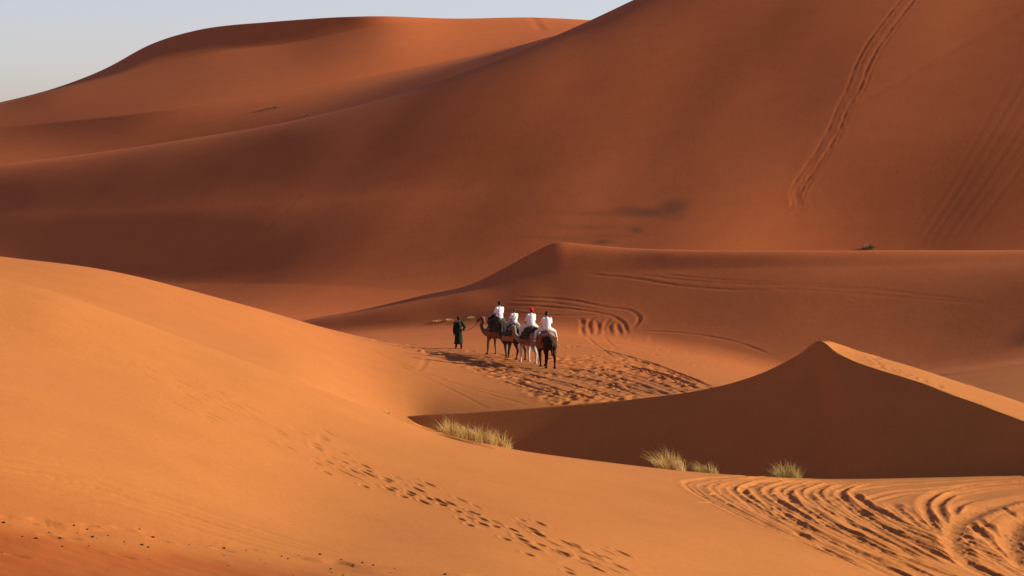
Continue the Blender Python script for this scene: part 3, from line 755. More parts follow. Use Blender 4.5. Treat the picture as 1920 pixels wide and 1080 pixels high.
# ------------------------------------------------------------------ camels
def make_camel(px, py, yaw, coat, size, label, step=0, bend=0.0, drop=0.0, pads=None, roll=None, pull=0.0):
    p = val.at(px, py)
    root = empty('camel', Vector(p), R(90 + yaw)); root.scale = (size,) * 3
    tag(root, label, 'camel', 'riding camels walking in file')
    B = Blob()
    # trunk, deep in the chest and tucked up at the flank
    B.limb([(-0.86, 0, 1.33), (-0.55, 0, 1.36), (-0.10, 0, 1.30), (0.35, 0, 1.26), (0.66, 0, 1.28)], [0.24, 0.33, 0.37, 0.40, 0.30], 16)
    B.ball((-0.10, 0, 1.60), (0.36, 0.22, 0.30)); B.ball((0.35, 0, 1.15), (0.26, 0.22, 0.30)); B.ball((-0.15, 0, 1.08), (0.40, 0.27, 0.20))
    for s in (-1, 1):
        B.ball((-0.78, s * 0.15, 1.27), (0.24, 0.17, 0.28)); B.ball((0.56, s * 0.18, 1.20), (0.20, 0.15, 0.28))
    # neck and head
    b1, b2 = bend * 0.35, bend
    nk = [(0.72, 0, 1.26), (1.00, b1 * 0.5, 1.16), (1.24, b1, 1.30 - drop * 0.3), (1.38, b2 * 0.8, 1.58 - drop * 0.7), (1.42 - pull, b2, 1.86 - drop), (1.46 - pull, b2, 1.98 - drop)]
    B.limb(nk, [0.24, 0.185, 0.15, 0.125, 0.115, 0.11], 14)
    hx, hy, hz = nk[-1]
    B.limb([(hx, hy, hz), (hx + 0.17, hy + 0.02, hz - 0.01), (hx + 0.34, hy + 0.04, hz - 0.08), (hx + 0.43, hy + 0.05, hz - 0.12)], [0.12, 0.105, 0.078, 0.070], 14)
    B.ball((hx + 0.42, hy + 0.05, hz - 0.17), (0.06, 0.05, 0.045)); B.ball((hx + 0.02, hy, hz + 0.08), (0.10, 0.09, 0.06))
    for s in (-1, 1):
        B.limb([(hx - 0.04, hy + s * 0.09, hz + 0.07), (hx - 0.07, hy + s * 0.135, hz + 0.16)], [0.034, 0.022], 8)
        B.ball((hx + 0.15, hy + s * 0.085, hz + 0.05), 0.035, 8, 6)
    # legs: forelegs straight with a low wrist, hind legs with the knee at the belly and the hock behind
    sw = [(0.10, -0.08), (-0.10, 0.10)][step % 2]
    feet = []
    for s, o in ((1, sw[0]), (-1, sw[1])):
        f = (0.56 + o * 1.7, s * 0.18, 0.055)
        B.limb([(0.54, s * 0.20, 1.12), (0.52 + o * 0.3, s * 0.20, 0.92), (0.57 + o * 1.0, s * 0.185, 0.52), (0.55 + o * 1.6, s * 0.18, 0.16), f], [0.155, 0.115, 0.074, 0.048, 0.050], 12)
        B.ball((0.57 + o * 1.0, s * 0.185, 0.52), (0.082, 0.075, 0.095)); B.ball((f[0] + 0.04, f[1], 0.045), (0.125, 0.095, 0.05)); feet.append(f)
        o = -o
        f = (-0.80 + o * 1.7, s * 0.18, 0.055)
        B.limb([(-0.74, s * 0.16, 1.18), (-0.60 + o * 0.4, s * 0.185, 0.93), (-0.86 + o * 1.0, s * 0.18, 0.56), (-0.80 + o * 1.6, s * 0.18, 0.16), f], [0.225, 0.150, 0.076, 0.050, 0.052], 12)
        B.ball((-0.87 + o, s * 0.18, 0.56), (0.085, 0.07, 0.09)); B.ball((f[0] + 0.04, f[1], 0.045), (0.12, 0.09, 0.05)); feet.append(f)
    B.limb([(-1.04, 0, 1.38), (-1.12, 0.01, 1.20), (-1.13, 0.02, 0.92)], [0.055, 0.034, 0.026], 8)
    B.obj('body', coat, root, voxel=0.024, smooth=5)
    T = Blob(); T.limb([(-1.13, 0.02, 0.93), (-1.14, 0.03, 0.80), (-1.13, 0.03, 0.70)], [0.032, 0.045, 0.018], 8); T.obj('tail_tuft', M_HAIR, root)
    e = Blob().ball((0, 0, 0), 0.022, 8, 6).mesh('eye', M_EYE)
    for s in (-1, 1):
        eo = bpy.data.objects.new('eye', e); COL.objects.link(eo); eo.parent = root; eo.location = (hx + 0.165, hy + s * 0.113, hz + 0.055)
    # halter: noseband, cheek straps, headband
    H = Blob()
    def ring(c, r, ax, rr=0.011, n=16):
        ax = Vector(ax).normalized(); u = Vector((0, 1, 0)); w = ax.cross(u)
        q = [Vector(c) + u * (r * math.cos(2*math.pi*i/n)) + w * (r * math.sin(2*math.pi*i/n)) for i in range(n)]
        for i in range(n): H.rod(q[i], q[(i+1) % n], rr, rr, 6)
    ring((hx + 0.30, hy + 0.035, hz - 0.06), 0.098, (1, 0, -0.3)); ring((hx + 0.0, hy, hz - 0.01), 0.135, (1, 0, 0.15))
    for s in (-1, 1): H.rod((hx + 0.30, hy + 0.035 + s * 0.09, hz - 0.06), (hx, hy + s * 0.128, hz), 0.010, 0.010, 6)
    H.obj('halter', M_ROPE, root)
    # saddle: drape over the trunk, ring pad round the hump, iron handle, girth
    def drape(x0, x1, low, dz, mat, name, n=14, rr=0.0):
        v, f = [], []
        seg = 22
        for lay in (0.030, 0.058):
            for i in range(n + 1):
                x = x0 + (x1 - x0) * i / n
                hw = 0.41 - 0.10 * abs((x - 0.1) / 0.8); top = 1.62 + 0.33 * math.exp(-((x + 0.10) / 0.30) ** 2) + dz
                for j in range(seg + 1):
                    t = -1 + 2 * j / seg
                    yy = (hw + lay + rr) * math.sin(t * math.pi / 2) ** 1 if abs(t) < 1 else (hw + lay + rr) * t
                    fl = 0.5 * (1 + math.cos(math.pi * t))
                    zz = low + (top + lay - low) * fl ** 0.55 + 0.012 * math.sin(9 * x + 5 * t)
                    v.append((x + 0.02 * math.sin(7 * t + 3 * x), yy, zz))
        a = (n + 1) * (seg + 1)
        for i in range(n):
            for j in range(seg):
                k = i * (seg + 1) + j
                f.append((k, k + 1, k + seg + 2, k + seg + 1)); f.append((a + k, a + k + seg + 1, a + k + seg + 2, a + k + 1))
        for i in range(n):
            for j in (0, seg):
                k = i * (seg + 1) + j; f.append((k, k + seg + 1, a + k + seg + 1, a + k))
        for j in range(seg):
            for i in (0, n):
                k = i * (seg + 1) + j; f.append((k, k + 1, a + k + 1, a + k))
        me = bpy.data.meshes.new(name); me.from_pydata(v, [], f); me.update()
        me.polygons.foreach_set('use_smooth', np.ones(len(me.polygons), bool)); me.materials.append(mat)
        o = bpy.data.objects.new(name, me); COL.objects.link(o); o.parent = root
        return o
    drape(-0.58, 0.52, 1.02, -0.02, pads[0], 'saddle_blanket')
    drape(-0.44, 0.34, 1.30, 0.02, pads[1], 'saddle_cover', rr=0.035)
    P = Blob(); n = 20
    q = [((-0.10 + 0.42 * math.cos(2*math.pi*i/n)), 0.30 * math.sin(2*math.pi*i/n), 1.80 - 0.10 * abs(math.sin(2*math.pi*i/n))) for i in range(n)]
    for i in range(n):
        P.ball(q[i], 0.095, 10, 6); P.rod(q[i], q[(i+1) % n], 0.095, 0.095, 10)
    P.obj('saddle_pad', pads[2], root, voxel=0.03, smooth=3)
    I = Blob(); I.rod((0.38, 0, 1.75), (0.42, 0, 2.12), 0.014, 0.014, 8); I.rod((0.42, -0.14, 2.12), (0.42, 0.14, 2.12), 0.014, 0.014, 8); I.obj('saddle_handle', M_LEATHER, root)
    if roll:
        K = Blob(); K.ball((0.50, 0.02, 1.93), (0.20, 0.27, 0.19)); K.ball((0.40, -0.05, 2.10), (0.15, 0.17, 0.13)); K.ball((0.56, 0.15, 1.78), (0.15, 0.17, 0.17)); K.obj('blanket_roll', roll, root, voxel=0.03, smooth=4)
    return root, Vector(p)

C_BROWN = coat_mat('brown_coat', (0.155, 0.078, 0.042), (0.20, 0.115, 0.07))
C_DARK = coat_mat('dark_brown_coat', (0.040, 0.022, 0.014), (0.085, 0.050, 0.034))
C_PALE = coat_mat('pale_coat', (0.25, 0.175, 0.125), (0.56, 0.48, 0.39), 0.6, 1.0)
C_BLACK = coat_mat('black_brown_coat', (0.030, 0.015, 0.010), (0.022, 0.012, 0.009))
camels = []
for a in [
    dict(px=934, py=667, yaw=38, coat=C_BROWN, size=0.97, label='brown camel at the head of the file, on the lead rope', step=0, bend=0.10, drop=0.06, pads=(M_RUST, M_OLIVE, M_DARKT), roll=M_BLACK, pull=0.22),
    dict(px=962, py=674, yaw=33, coat=C_DARK, size=0.95, label='dark brown camel second in the file, ochre blanket, ridden by the small rider', step=1, bend=-0.10, drop=0.12, pads=(M_ORANGE, M_OLIVE, M_GREY), pull=0.05),
    dict(px=994, py=681, yaw=29, coat=C_PALE, size=0.97, label='pale camel with whitish legs, third in the file', step=0, bend=0.25, drop=0.16, pads=(M_RUST, M_OLIVE, M_OLIVE), pull=0.12),
    dict(px=1024, py=689, yaw=16, coat=C_BLACK, size=0.97, label='blackish brown camel bringing up the rear of the file', step=1, bend=0.12, drop=0.10, pads=(M_RUST, M_RUST, M_GREY), pull=0.05)]:
    camels.append((make_camel(**a), a))

# ------------------------------------------------------------------ people
def hand(B, w, d, side, curl=0.9, k=1.0):
    """palm and five bent fingers; w wrist, d pointing direction, side = +1 left hand, -1 right"""
    w = Vector(w); d = Vector(d).normalized(); up = Vector((0, 0, 1)); lat = d.cross(up)
    if lat.length < 1e-3: lat = Vector((0, 1, 0))
    lat.normalize(); nrm = lat.cross(d)
    pc = w + d * 0.05 * k
    B.ball(pc, (0.045 * k, 0.036 * k, 0.022 * k), 8, 6, rot=Matrix((d, lat, nrm)).transposed())
    for i, ln in enumerate((0.070, 0.080, 0.074, 0.058)):
        a = w + d * 0.085 * k + lat * ((i - 1.5) * 0.019 * k)
        b = a + d * ln * 0.45 * k - nrm * 0.012 * k; c = b + (d * math.cos(curl) - nrm * math.sin(curl)) * ln * 0.55 * k
        B.limb([a, b, c], [0.0095 * k, 0.009 * k, 0.0075 * k], 6)
    a = w + d * 0.03 * k + lat * (side * 0.032 * k); b = a + d * 0.028 * k + lat * (side * 0.026 * k); c = b + d * 0.032 * k - nrm * 0.008 * k
    B.limb([a, b, c], [0.012 * k, 0.0105 * k, 0.0085 * k], 6)
def head(B, c, k=1.0, turn=0.0):
    """skull, jaw, nose, ears at centre c, facing +X turned by turn"""
    c = Vector(c); Rz = Matrix.Rotation(turn, 3, 'Z')
    P = lambda x, y, z: c + Rz @ Vector((x * k, y * k, z * k))
    B.ball(P(-0.005, 0, 0.02), (0.098 * k, 0.078 * k, 0.105 * k), rot=Rz); B.ball(P(0.035, 0, -0.05), (0.062 * k, 0.056 * k, 0.068 * k), rot=Rz)
    B.limb([P(0.092, 0, 0.012), P(0.112, 0, -0.02)], [0.010 * k, 0.015 * k], 8)
    for s in (-1, 1): B.ball(P(-0.005, s * 0.08, -0.012), (0.020 * k, 0.010 * k, 0.032 * k), 8, 6, rot=Rz)
    B.ball(P(0.086, 0, -0.058), (0.012 * k, 0.024 * k, 0.009 * k), 8, 6, rot=Rz)
    return P
def eyes(P, root, k=1.0):
    e = Blob().ball((0, 0, 0), 0.011 * k, 8, 6).mesh('eye', M_EYE)
    for s in (-1, 1):
        o = bpy.data.objects.new('eye', e); COL.objects.link(o); o.parent = root; o.location = P(0.088, s * 0.032, 0.005)

def make_rider(cam, label, k, shirt, trousers, skin, hair, hat=None, sleeve='short', turn=0.0, lean=0.0, shoe=M_SHOE, sock=None, strap=None, bulk=1.0):
    (root_c, p), a = cam
    yaw = R(90 + a['yaw']); sz = a['size']
    off = Matrix.Rotation(yaw, 3, 'Z') @ Vector((-0.12 * sz, 0, 0))
    root = empty('person', p + off + Vector((0, 0, 2.00 * sz)), yaw)
    tag(root, label, 'person', 'riders on the camels')
    K = lambda *q: tuple(c * k for c in q)
    L = lean
    B = Blob()
    # one skin: torso, neck, head, arms, legs
    B.ball(K(0, 0, 0.08), K(0.13, 0.17, 0.12)); B.ball(K(0.01 + L*0.3, 0, 0.30), K(0.11, 0.145, 0.17)); B.ball(K(0.01 + L*0.7, 0, 0.48), K(0.115, 0.17, 0.14))
    B.limb([K(0.0 + L, 0, 0.55), K(0.02 + L, 0, 0.70)], [0.062 * k, 0.052 * k]); P = head(B, K(0.05 + L, 0, 0.80), k, turn)
    fl = K(0.36, 0, 0.22)
    for s in (-1, 1):
        sh = K(L, s * 0.185, 0.555); el = K(0.08 + L, s * 0.25, 0.30); wr = K(0.33, s * 0.15, 0.24)
        B.limb([sh, el, wr], [0.058 * k, 0.043 * k, 0.029 * k]); hand(B, wr, Vector((0.06, -s * 0.06, -0.01)), -s, 1.2, k)
        hip = K(0.02, s * 0.12, 0.05); kn = K(0.26, s * 0.50, -0.12); an = K(0.14, s * 0.585, -0.52)
        B.limb([hip, kn, an], [0.098 * k, 0.062 * k, 0.040 * k])
        B.limb([an, K(0.18, s * 0.59, -0.57), K(0.30, s * 0.60, -0.59)], [0.038 * k, 0.038 * k, 0.028 * k])
    B.obj('body', skin, root, voxel=0.0125, smooth=2); eyes(P, root, k)
    S = Blob(); b = bulk
    S.ball(K(0.0, 0, 0.07), K(0.165 * b, 0.205 * b, 0.12)); S.limb([K(0, -0.045, 0.10), K(0, -0.05, 0.48)], [0.155 * b * k, 0.150 * k]); S.limb([K(0, 0.045, 0.10), K(0, 0.05, 0.48)], [0.155 * b * k, 0.150 * k]); S.limb([K(-0.005, 0, 0.08), K(-0.005, 0, 0.50)], [0.160 * b * k, 0.150 * k]);
    for q_ in range(5):                                  # creases above the belt
        S.limb([K(-0.13 + 0.02 * (q_ % 2), -0.12 + 0.05 * q_, 0.06 + 0.05 * q_), K(-0.125, -0.02 + 0.035 * q_, 0.12 + 0.06 * q_)], [0.034 * k, 0.022 * k], 8)
    S.ball(K(0, 0, 0.30), K(0.13, 0.18, 0.2)); S.ball(K(0.0 + L*0.7, 0, 0.48), K(0.145, 0.215, 0.14)); S.ball(K(L, 0, 0.58), K(0.09, 0.14, 0.075))
    for s in (-1, 1):
        sh = K(L, s * 0.19, 0.555); el = K(0.08 + L, s * 0.25, 0.30); wr = K(0.33, s * 0.15, 0.24)
        if sleeve == 'short':
            md = tuple(x * 0.25 + y * 0.75 for x, y in zip(sh, el)); S.limb([sh, md], [0.088 * k, 0.082 * k])
        else: S.limb([sh, el, tuple(x * 0.2 + y * 0.8 for x, y in zip(el, wr))], [0.080 * k, 0.066 * k, 0.048 * k])
    S.obj('shirt', shirt, root, voxel=0.016, smooth=5)
    Tt = Blob(); Tt.ball(K(0, 0, 0.05), K(0.16 * b, 0.19 * b, 0.11))
    for s in (-1, 1):
        hip = K(0.0, s * 0.12, 0.04); kn = K(0.26, s * 0.50, -0.12); an = K(0.155, s * 0.575, -0.44)
        Tt.limb([hip, kn, an], [0.122 * k, 0.084 * k, 0.060 * k])
    Tt.obj('trousers', trousers, root, voxel=0.016, smooth=3)
    for s in (-1, 1):
        F = Blob(); F.limb([K(0.12, s * 0.588, -0.575), K(0.21, s * 0.595, -0.595), K(0.32, s * 0.605, -0.61)], [0.048 * k, 0.046 * k, 0.038 * k]); F.obj('shoe', shoe, root, voxel=0.014, smooth=2)
        if sock:
            Q = Blob(); Q.limb([K(0.19, s * 0.56, -0.34), K(0.14, s * 0.585, -0.54)], [0.064 * k, 0.056 * k]); Q.obj('gaiter', sock, root, voxel=0.014, smooth=2)
    Hh = Blob(); Rz = Matrix.Rotation(turn, 3, 'Z')
    c = P(-0.022, 0, 0.040); Hh.ball(c, (0.103 * k, 0.090 * k, 0.098 * k), rot=Rz); Hh.ball(P(-0.05, 0, -0.03), (0.066 * k, 0.078 * k, 0.075 * k), rot=Rz)
    Hh.obj('hair', hair, root, voxel=0.012, smooth=2)
    if hat == 'cap':
        Q = Blob(); Q.ball(P(-0.01, 0, 0.065), (0.112 * k, 0.100 * k, 0.082 * k), rot=Rz); Q.limb([P(0.08, -0.04, 0.055), P(0.08, 0.04, 0.055)], [0.02 * k, 0.02 * k]); Q.limb([P(0.10, -0.05, 0.05), P(0.165, 0, 0.04), P(0.10, 0.05, 0.05)], [0.012 * k] * 3)
        Q.ball(P(-0.02, 0, -0.02), (0.10 * k, 0.092 * k, 0.06 * k), rot=Rz); o = Q.obj('cap', M_BLACK, root, voxel=0.012, smooth=2)
        Blob().ball(P(-0.095, -0.05, 0.02), (0.012 * k, 0.03 * k, 0.012 * k), 8, 6).obj('cap_buckle', M_SHOE, o)
    if hat == 'scarf':
        Q = Blob(); Q.ball(P(-0.015, 0, 0.045), (0.116 * k, 0.102 * k, 0.095 * k), rot=Rz); Q.limb([P(-0.09, 0, -0.01), P(-0.12, -0.04, -0.07), P(-0.12, -0.06, -0.12)], [0.05 * k, 0.04 * k, 0.02 * k])
        Q.limb([P(-0.09, -0.03, 0.06), P(-0.13, -0.10, 0.10), P(-0.13, -0.15, 0.13)], [0.035 * k, 0.022 * k, 0.010 * k]); Q.obj('headscarf', M_RED, root, voxel=0.012, smooth=2)
    if strap:
        Q = Blob(); pts = [K(-0.04, -0.175, 0.56), K(-0.155, -0.08, 0.44), K(-0.165, 0.03, 0.30), K(-0.13, 0.14, 0.16)]
        for i in range(3): Q.rod(pts[i], pts[i+1], 0.018, 0.018, 8)
        Q.ball(K(0.02, 0.235, 0.20), K(0.09, 0.05, 0.08)); Q.obj('shoulder_bag', strap, root, voxel=0.012, smooth=2)
    return root
make_rider(camels[0], 'rider with dark hair, white T-shirt and dark trousers on the leading camel', 1.0, M_WHITE, M_DARKT, M_SKIN, M_HAIR, turn=0.35, bulk=1.0, shoe=M_LEATHER)
make_rider(camels[1], 'smaller rider in a white top with a bag strap, second in the file', 0.80, M_WHITE, M_BLUE, M_SKIN, M_BROWNHAIR, turn=0.5, strap=M_BLUE, shoe=M_LEATHER)
make_rider(camels[2], 'rider in a white shirt and red headscarf, third in the file', 0.97, M_WHITE, M_PALE, M_SKIN, M_HAIR, hat='scarf', sleeve='long', turn=0.5, bulk=1.08, shoe=M_LEATHER)
make_rider(camels[3], 'rider in white shirt, pale trousers and black cap on the last camel', 0.97, M_WHITE, M_PALE, M_SKIN, M_HAIR, hat='cap', turn=-0.2, bulk=1.10, sock=M_ORANGE)

# the man who leads them on foot
pm = val.at(860, 655)
man = empty('person', Vector(pm), R(90 + 14))
tag(man, 'man on foot in a long dark green robe, leading the camels by a rope', 'person')
B = Blob()
B.ball((0, 0, 0.95), (0.13, 0.165, 0.13)); B.ball((0.0, 0, 1.15), (0.11, 0.145, 0.17)); B.ball((0.0, 0, 1.33), (0.115, 0.17, 0.13)); B.limb([(0, 0, 1.40), (0.01, 0, 1.53)], [0.06, 0.052])
P = head(B, (0.035, 0, 1.645), 1.0, 0.0)
ft = []
for s, o in ((1, 0.09), (-1, -0.11)):
    an = (o - 0.02, s * 0.125, 0.10)
    B.limb([(0, s * 0.09, 0.90), (o * 0.45 + 0.03, s * 0.105, 0.50), an], [0.095, 0.062, 0.040]); B.limb([an, (o + 0.05, s * 0.13, 0.05), (o + 0.15, s * 0.135, 0.035)], [0.040, 0.042, 0.032])
RW = (-0.17, -0.20, 1.02)                     # right wrist, behind the hip, holding the rope
B.limb([(0, 0.19, 1.41), (0.02, 0.245, 1.13), (0.06, 0.235, 0.87)], [0.058, 0.043, 0.030]); hand(B, (0.06, 0.235, 0.87), (0.08, 0, -1), -1, 0.5)
B.limb([(0, -0.19, 1.41), (-0.05, -0.335, 1.17), RW], [0.058, 0.043, 0.030]); hand(B, RW, (-0.4, 0.8, -0.2), 1, 1.5)
B.obj('body', M_SKIN2, man, voxel=0.0125, smooth=2); eyes(P, man)
Q = Blob()
Q.ball((0, 0, 1.40), (0.11, 0.17, 0.085)); Q.ball((0, 0, 1.30), (0.145, 0.20, 0.15))
Q.limb([(0, 0, 1.28), (0, 0, 1.00)], [0.17, 0.165], 18)
for i in range(14):                            # skirt of the robe with shallow folds
    a = 2 * math.pi * i / 14
    Q.limb([(0.10 * math.cos(a), 0.13 * math.sin(a), 1.02), (0.12 * math.cos(a), 0.155 * math.sin(a), 0.66), (0.15 * math.cos(a) + 0.01, 0.19 * math.sin(a), 0.30)], [0.068, 0.062, 0.050], 8)
Q.rod((0, 0, 1.05), (0, 0, 0.28), 0.15, 0.19, 20)
Q.limb([(-0.02, 0.20, 0.36), (-0.02, 0.26, 0.30)], [0.05, 0.03], 8)
Q.limb([(0, 0.18, 1.42), (0.02, 0.25, 1.13), (0.055, 0.238, 0.90)], [0.085, 0.075, 0.070]); Q.limb([(0, -0.18, 1.42), (-0.05, -0.34, 1.17), (-0.14, -0.24, 1.05)], [0.085, 0.078, 0.068])
Q.obj('robe', M_GREEN, man, voxel=0.018, smooth=3)
Hh = Blob(); Hh.ball(P(-0.02, 0, 0.045), (0.108, 0.094, 0.10)); Hh.ball(P(-0.045, 0, -0.03), (0.07, 0.08, 0.07)); Hh.obj('hair', M_HAIR, man, voxel=0.012, smooth=2)
for s, o in ((1, 0.09), (-1, -0.11)):
    F = Blob(); F.limb([(o - 0.03, s * 0.127, 0.05), (o + 0.06, s * 0.132, 0.045), (o + 0.17, s * 0.137, 0.035)], [0.050, 0.050, 0.038]); F.obj('shoe', M_LEATHER, man, voxel=0.014, smooth=2)
    F = Blob(); F.limb([(o * 0.6, s * 0.115, 0.34), (o - 0.015, s * 0.125, 0.11)], [0.062, 0.056]); F.obj('trouser_leg', M_BLACK, man, voxel=0.014, smooth=2)

# lead rope from his hand to the first camel's halter
mw = Matrix.Translation(Vector(pm)) @ Matrix.Rotation(R(104), 4, 'Z')
(root1, p1), a1 = camels[0]
cw = Matrix.Translation(p1) @ Matrix.Rotation(R(90 + a1['yaw']), 4, 'Z') @ Matrix.Scale(a1['size'], 4)
ra = mw @ Vector((RW[0] - 0.02, RW[1] + 0.05, RW[2] - 0.02)); rb = cw @ Vector((1.46 - 0.22 + 0.31, 0.10 + 0.035, 1.98 - 0.06 - 0.165))
Rp = Blob(); n = 24; prev = None
for i in range(n + 1):
    t = i / n; q = ra.lerp(rb, t) - Vector((0, 0, 0.30 * 4 * t * (1 - t) * 0.5))
    if prev is not None: Rp.rod(prev, q, 0.014, 0.014, 6)
    prev = q
rope = Rp.obj('lead_rope', M_ROPE)
tag(rope, 'thin sagging lead rope between the man on foot and the first camel', 'rope')

# ------------------------------------------------------------------ plants
def grass_mat(name, dry, green, bias):
    m, nt, b = new_mat(name); N, L = nt.nodes, nt.links
    at = N.new('ShaderNodeAttribute'); at.attribute_name = 'tone'
    r = N.new('ShaderNodeValToRGB'); r.color_ramp.elements[0].color = tuple(green) + (1,); r.color_ramp.elements[1].color = tuple(dry) + (1,)
    r.color_ramp.elements[0].position = bias
    L.new(at.outputs['Fac'], r.inputs['Fac']); L.new(r.outputs['Color'], b.inputs['Base Color'])
    b.inputs['Roughness'].default_value = 0.7
    tr = N.new('ShaderNodeBsdfTranslucent'); L.new(r.outputs['Color'], tr.inputs['Color'])
    mx = N.new('ShaderNodeMixShader'); mx.inputs[0].default_value = 0.4
    L.new(b.outputs[0], mx.inputs[1]); L.new(tr.outputs[0], mx.inputs[2]); L.new(mx.outputs[0], N['Material Output'].inputs['Surface'])
    return m
G_STRAW = grass_mat('straw_grass', (0.70, 0.47, 0.17), (0.46, 0.29, 0.09), 0.05)
G_GREEN = grass_mat('green_grass', (0.60, 0.42, 0.14), (0.30, 0.23, 0.065), 0.1)
G_SHRUB = grass_mat('shrub_leaf', (0.20, 0.14, 0.05), (0.10, 0.085, 0.03), 0.1)
def tuft(name, p, width, depth, height, blades, mat, label, seed, lean=(-0.35, 0.0), droop=0.5, bw=0.012, group=None, cat='grass', ground_z=None):
    g_ = random.Random(seed); v, f, tone = [], [], []
    for _ in range(blades):
        a = g_.uniform(0, 2 * math.pi); r = math.sqrt(g_.random())
        ox, oy = r * math.cos(a) * width / 2, r * math.sin(a) * depth / 2
        bx, by = p[0] + ox, p[1] + oy
        bz = (nea.height(bx, by) if ground_z is None else ground_z) - 0.04
        h = height * g_.uniform(0.35, 1.05) * (1 - 0.45 * r * r)
        out = Vector((math.cos(a) * r * 0.45 + lean[0] + g_.gauss(0, 0.28), math.sin(a) * r * 0.4 + lean[1] + g_.gauss(0, 0.22), 0)) * h
        w = Vector((math.cos(a + 1.6), math.sin(a + 1.6), 0)) * bw * g_.uniform(0.6, 1.3)
        n0 = len(v); tn = g_.random(); sg = 4; dr = droop * g_.uniform(0.2, 1.2)
        for i in range(sg + 1):
            t = i / sg
            c = Vector((bx, by, bz)) + out * (t ** 1.7) + Vector((0, 0, h * (t - dr * 0.45 * t ** 3)))
            ww = w * (1 - 0.85 * t)
            v += [c - ww, c + ww]; tone += [min(1, tn * 0.7 + 0.3 * t)] * 2
        for i in range(sg):
            k = n0 + 2 * i; f.append((k, k + 1, k + 3, k + 2))
    me = bpy.data.meshes.new(name); me.from_pydata([tuple(q) for q in v], [], f); me.update()
    at = me.attributes.new('tone', 'FLOAT', 'POINT'); at.data.foreach_set('value', np.array(tone, np.float32))
    me.materials.append(mat)
    o = bpy.data.objects.new(name, me)
    c = Vector((p[0], p[1], p[2])); me.transform(Matrix.Translation(-c)); o.location = c
    COL.objects.link(o); tag(o, label, cat, group); return o
GR = 'grass tufts along the near crest'
def crest(px, back=0.0):
    i = int(np.argmin(abs(nea.px - px))); col = nea.PY[:, i].copy(); col[nea.D[:, i] < 60] = 1e9
    j = int(np.argmin(col)); d = nea.D[j, i] + back; z = float(np.interp(d, nea.D[:, i], nea.Z[:, i])); return (float(xfrom(nea.px[i], d, z)), float(d), z)
tuft('grass_tuft', crest(1256, 0.1), 1.15, 0.8, 1.05, 320, G_STRAW, 'tallest tuft of dry grass on the crest, leftmost of the three before the shaded dune', 1, (-0.38, 0), 0.7, group=GR)
tuft('grass_tuft', crest(1324, 0.1), 0.95, 0.6, 0.62, 190, G_GREEN, 'low sparse tuft of grass between the tall tuft and the rounded green one', 2, (-0.40, 0), 0.6, group=GR)
tuft('grass_tuft', crest(1475, 0.1), 1.05, 0.8, 0.85, 330, G_GREEN, 'rounded green tuft of grass standing alone above the wheel tracks', 3, (-0.12, 0), 0.45, group=GR)
for k, (px, py, w, h, n, lb) in enumerate([
        (846, 810, 0.95, 0.95, 300, 'straw grass at the upper left end of the long dry clump'), (878, 820, 1.05, 0.90, 320, 'straw grass in the left middle of the long dry clump'),
        (905, 827, 1.0, 1.0, 300, 'straw grass in the right middle of the long dry clump'), (936, 834, 0.95, 0.85, 280, 'straw grass at the lower right end of the long dry clump')]):
    tuft('grass_tuft', tuple(nea.at(px, py)), w, 0.7, h, n, G_STRAW, lb, 10 + k, (-0.1, 0.0), 1.1, bw=0.011, group='dry clump at the foot of the lit slope')
tuft('grass_sprig', tuple(val.at(727, 776)), 0.35, 0.3, 0.30, 40, G_STRAW, 'tiny sprig of straw grass where the lit slopes meet', 20, (0, 0), 0.5, ground_z=float(val.at(727, 776)[2]))
for k, (px, py, w, h, n, lb) in enumerate([(822, 602, 0.7, 0.20, 110, 'low dry grass left of the man on foot'), (845, 600, 0.7, 0.22, 110, 'low dry grass just behind the shoulder of the man on foot'), (886, 596, 0.75, 0.20, 110, 'low dry grass right of the man on foot')]):
    q = vis_trace([(px, py), (px + 1, py), (px + 2, py)], floor, 3)[0]
    tuft('grass_tuft', tuple(q), w, 0.5, h, n, G_STRAW, lb, 30 + k, (-0.1, 0), 0.6, bw=0.016, group='low dry grass behind the man', ground_z=float(q[2]))
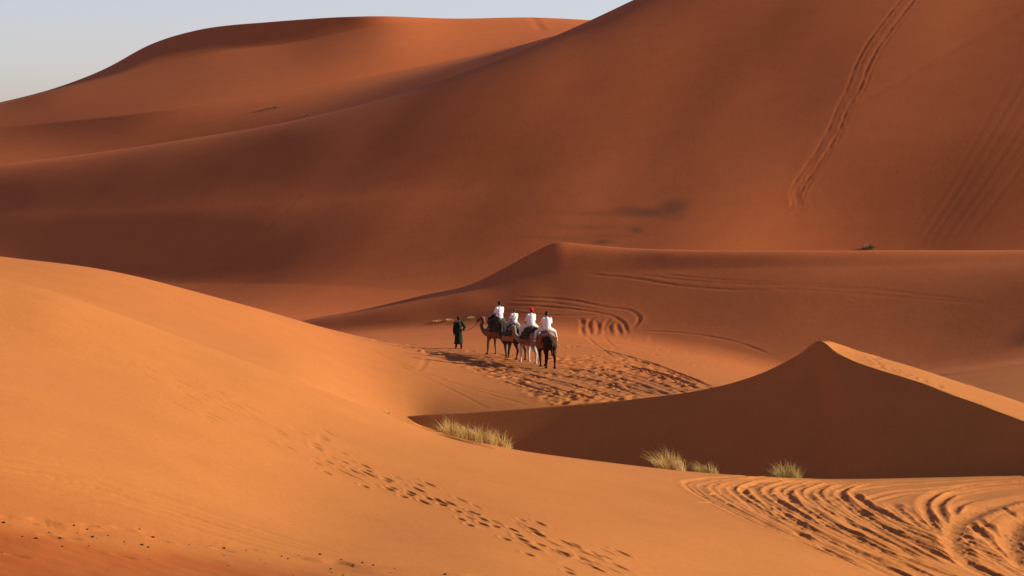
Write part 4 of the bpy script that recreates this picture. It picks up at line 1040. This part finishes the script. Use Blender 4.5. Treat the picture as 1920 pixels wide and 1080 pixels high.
for k, (du, px, py, w, h, n, lb) in enumerate([(big, 1630, 464, 1.3, 0.8, 120, 'small green shrub at the foot of the great dune'), (far, 515, 200, 2.6, 0.7, 160, 'pale green shrub on the far dune, the upper of two'), (far, 575, 214, 3.2, 0.5, 120, 'low green shrub beside the crest of the great dune, the lower of two')]):
    q = du.at(px, py)
    tuft('desert_shrub', tuple(q), w * 0.8, w * 0.5, h * 0.7, n, G_SHRUB, lb, 40 + k, (0, 0), 0.6, bw=0.03, ground_z=float(q[2]), cat='shrub')

# ------------------------------------------------------------------ pebbles on the crusted sand at the lower left
peb_mat = cloth_mat('dark_pebble', (0.05, 0.03, 0.022), 0.3, 20, 0.8)
def pebble_mesh(seed):
    g_ = random.Random(seed); b = Blob().ball((0, 0, 0), (1.0, 0.75, 0.6), 8, 6)
    b.v = [tuple(c * (1 + g_.uniform(-0.14, 0.14)) for c in q) for q in b.v]
    return b.mesh('pebble', peb_mat)
pm_ = [pebble_mesh(i) for i in range(4)]
spots = [(112, 981), (90, 980), (164, 990), (170, 988), (187, 987), (262, 992), (146, 994), (139, 985), (203, 1002), (182, 1006), (174, 1003), (113, 1004), (42, 1002), (117, 1022), (166, 1020), (4, 1033), (24, 1041), (234, 1018), (266, 1020), (233, 1014),
         (279, 1046), (92, 994), (68, 1006), (18, 981), (7, 977), (150, 1000), (287, 1005), (316, 1013), (354, 1018), (420, 1025), (395, 1020), (372, 1017), (462, 1029), (420, 1039), (488, 1048), (498, 1055), (430, 1058), (426, 1058), (540, 1044), (560, 1041), (528, 1040),
         (600, 1040), (622, 1070), (643, 1075), (550, 1076), (570, 1045), (740, 1066), (732, 1073), (835, 1076), (640, 1050), (680, 1056), (700, 1060), (620, 1062), (278, 1024)]
for k, (px, py) in enumerate(spots):
    w = nea.at(px, py); sc = rng.choice((0.014, 0.018, 0.022, 0.028, 0.040))
    o = bpy.data.objects.new('pebble', pm_[k % 4]); COL.objects.link(o)
    o.location = (w[0], w[1], w[2] + sc * 0.15); o.scale = (sc, sc, sc * rng.uniform(0.8, 1.3)); o.rotation_euler = (0, 0, rng.uniform(0, 6.28))
    tag(o, 'small dark pebble on the crusted sand in the lower left foreground', 'pebble', 'pebbles scattered over the crusted sand')
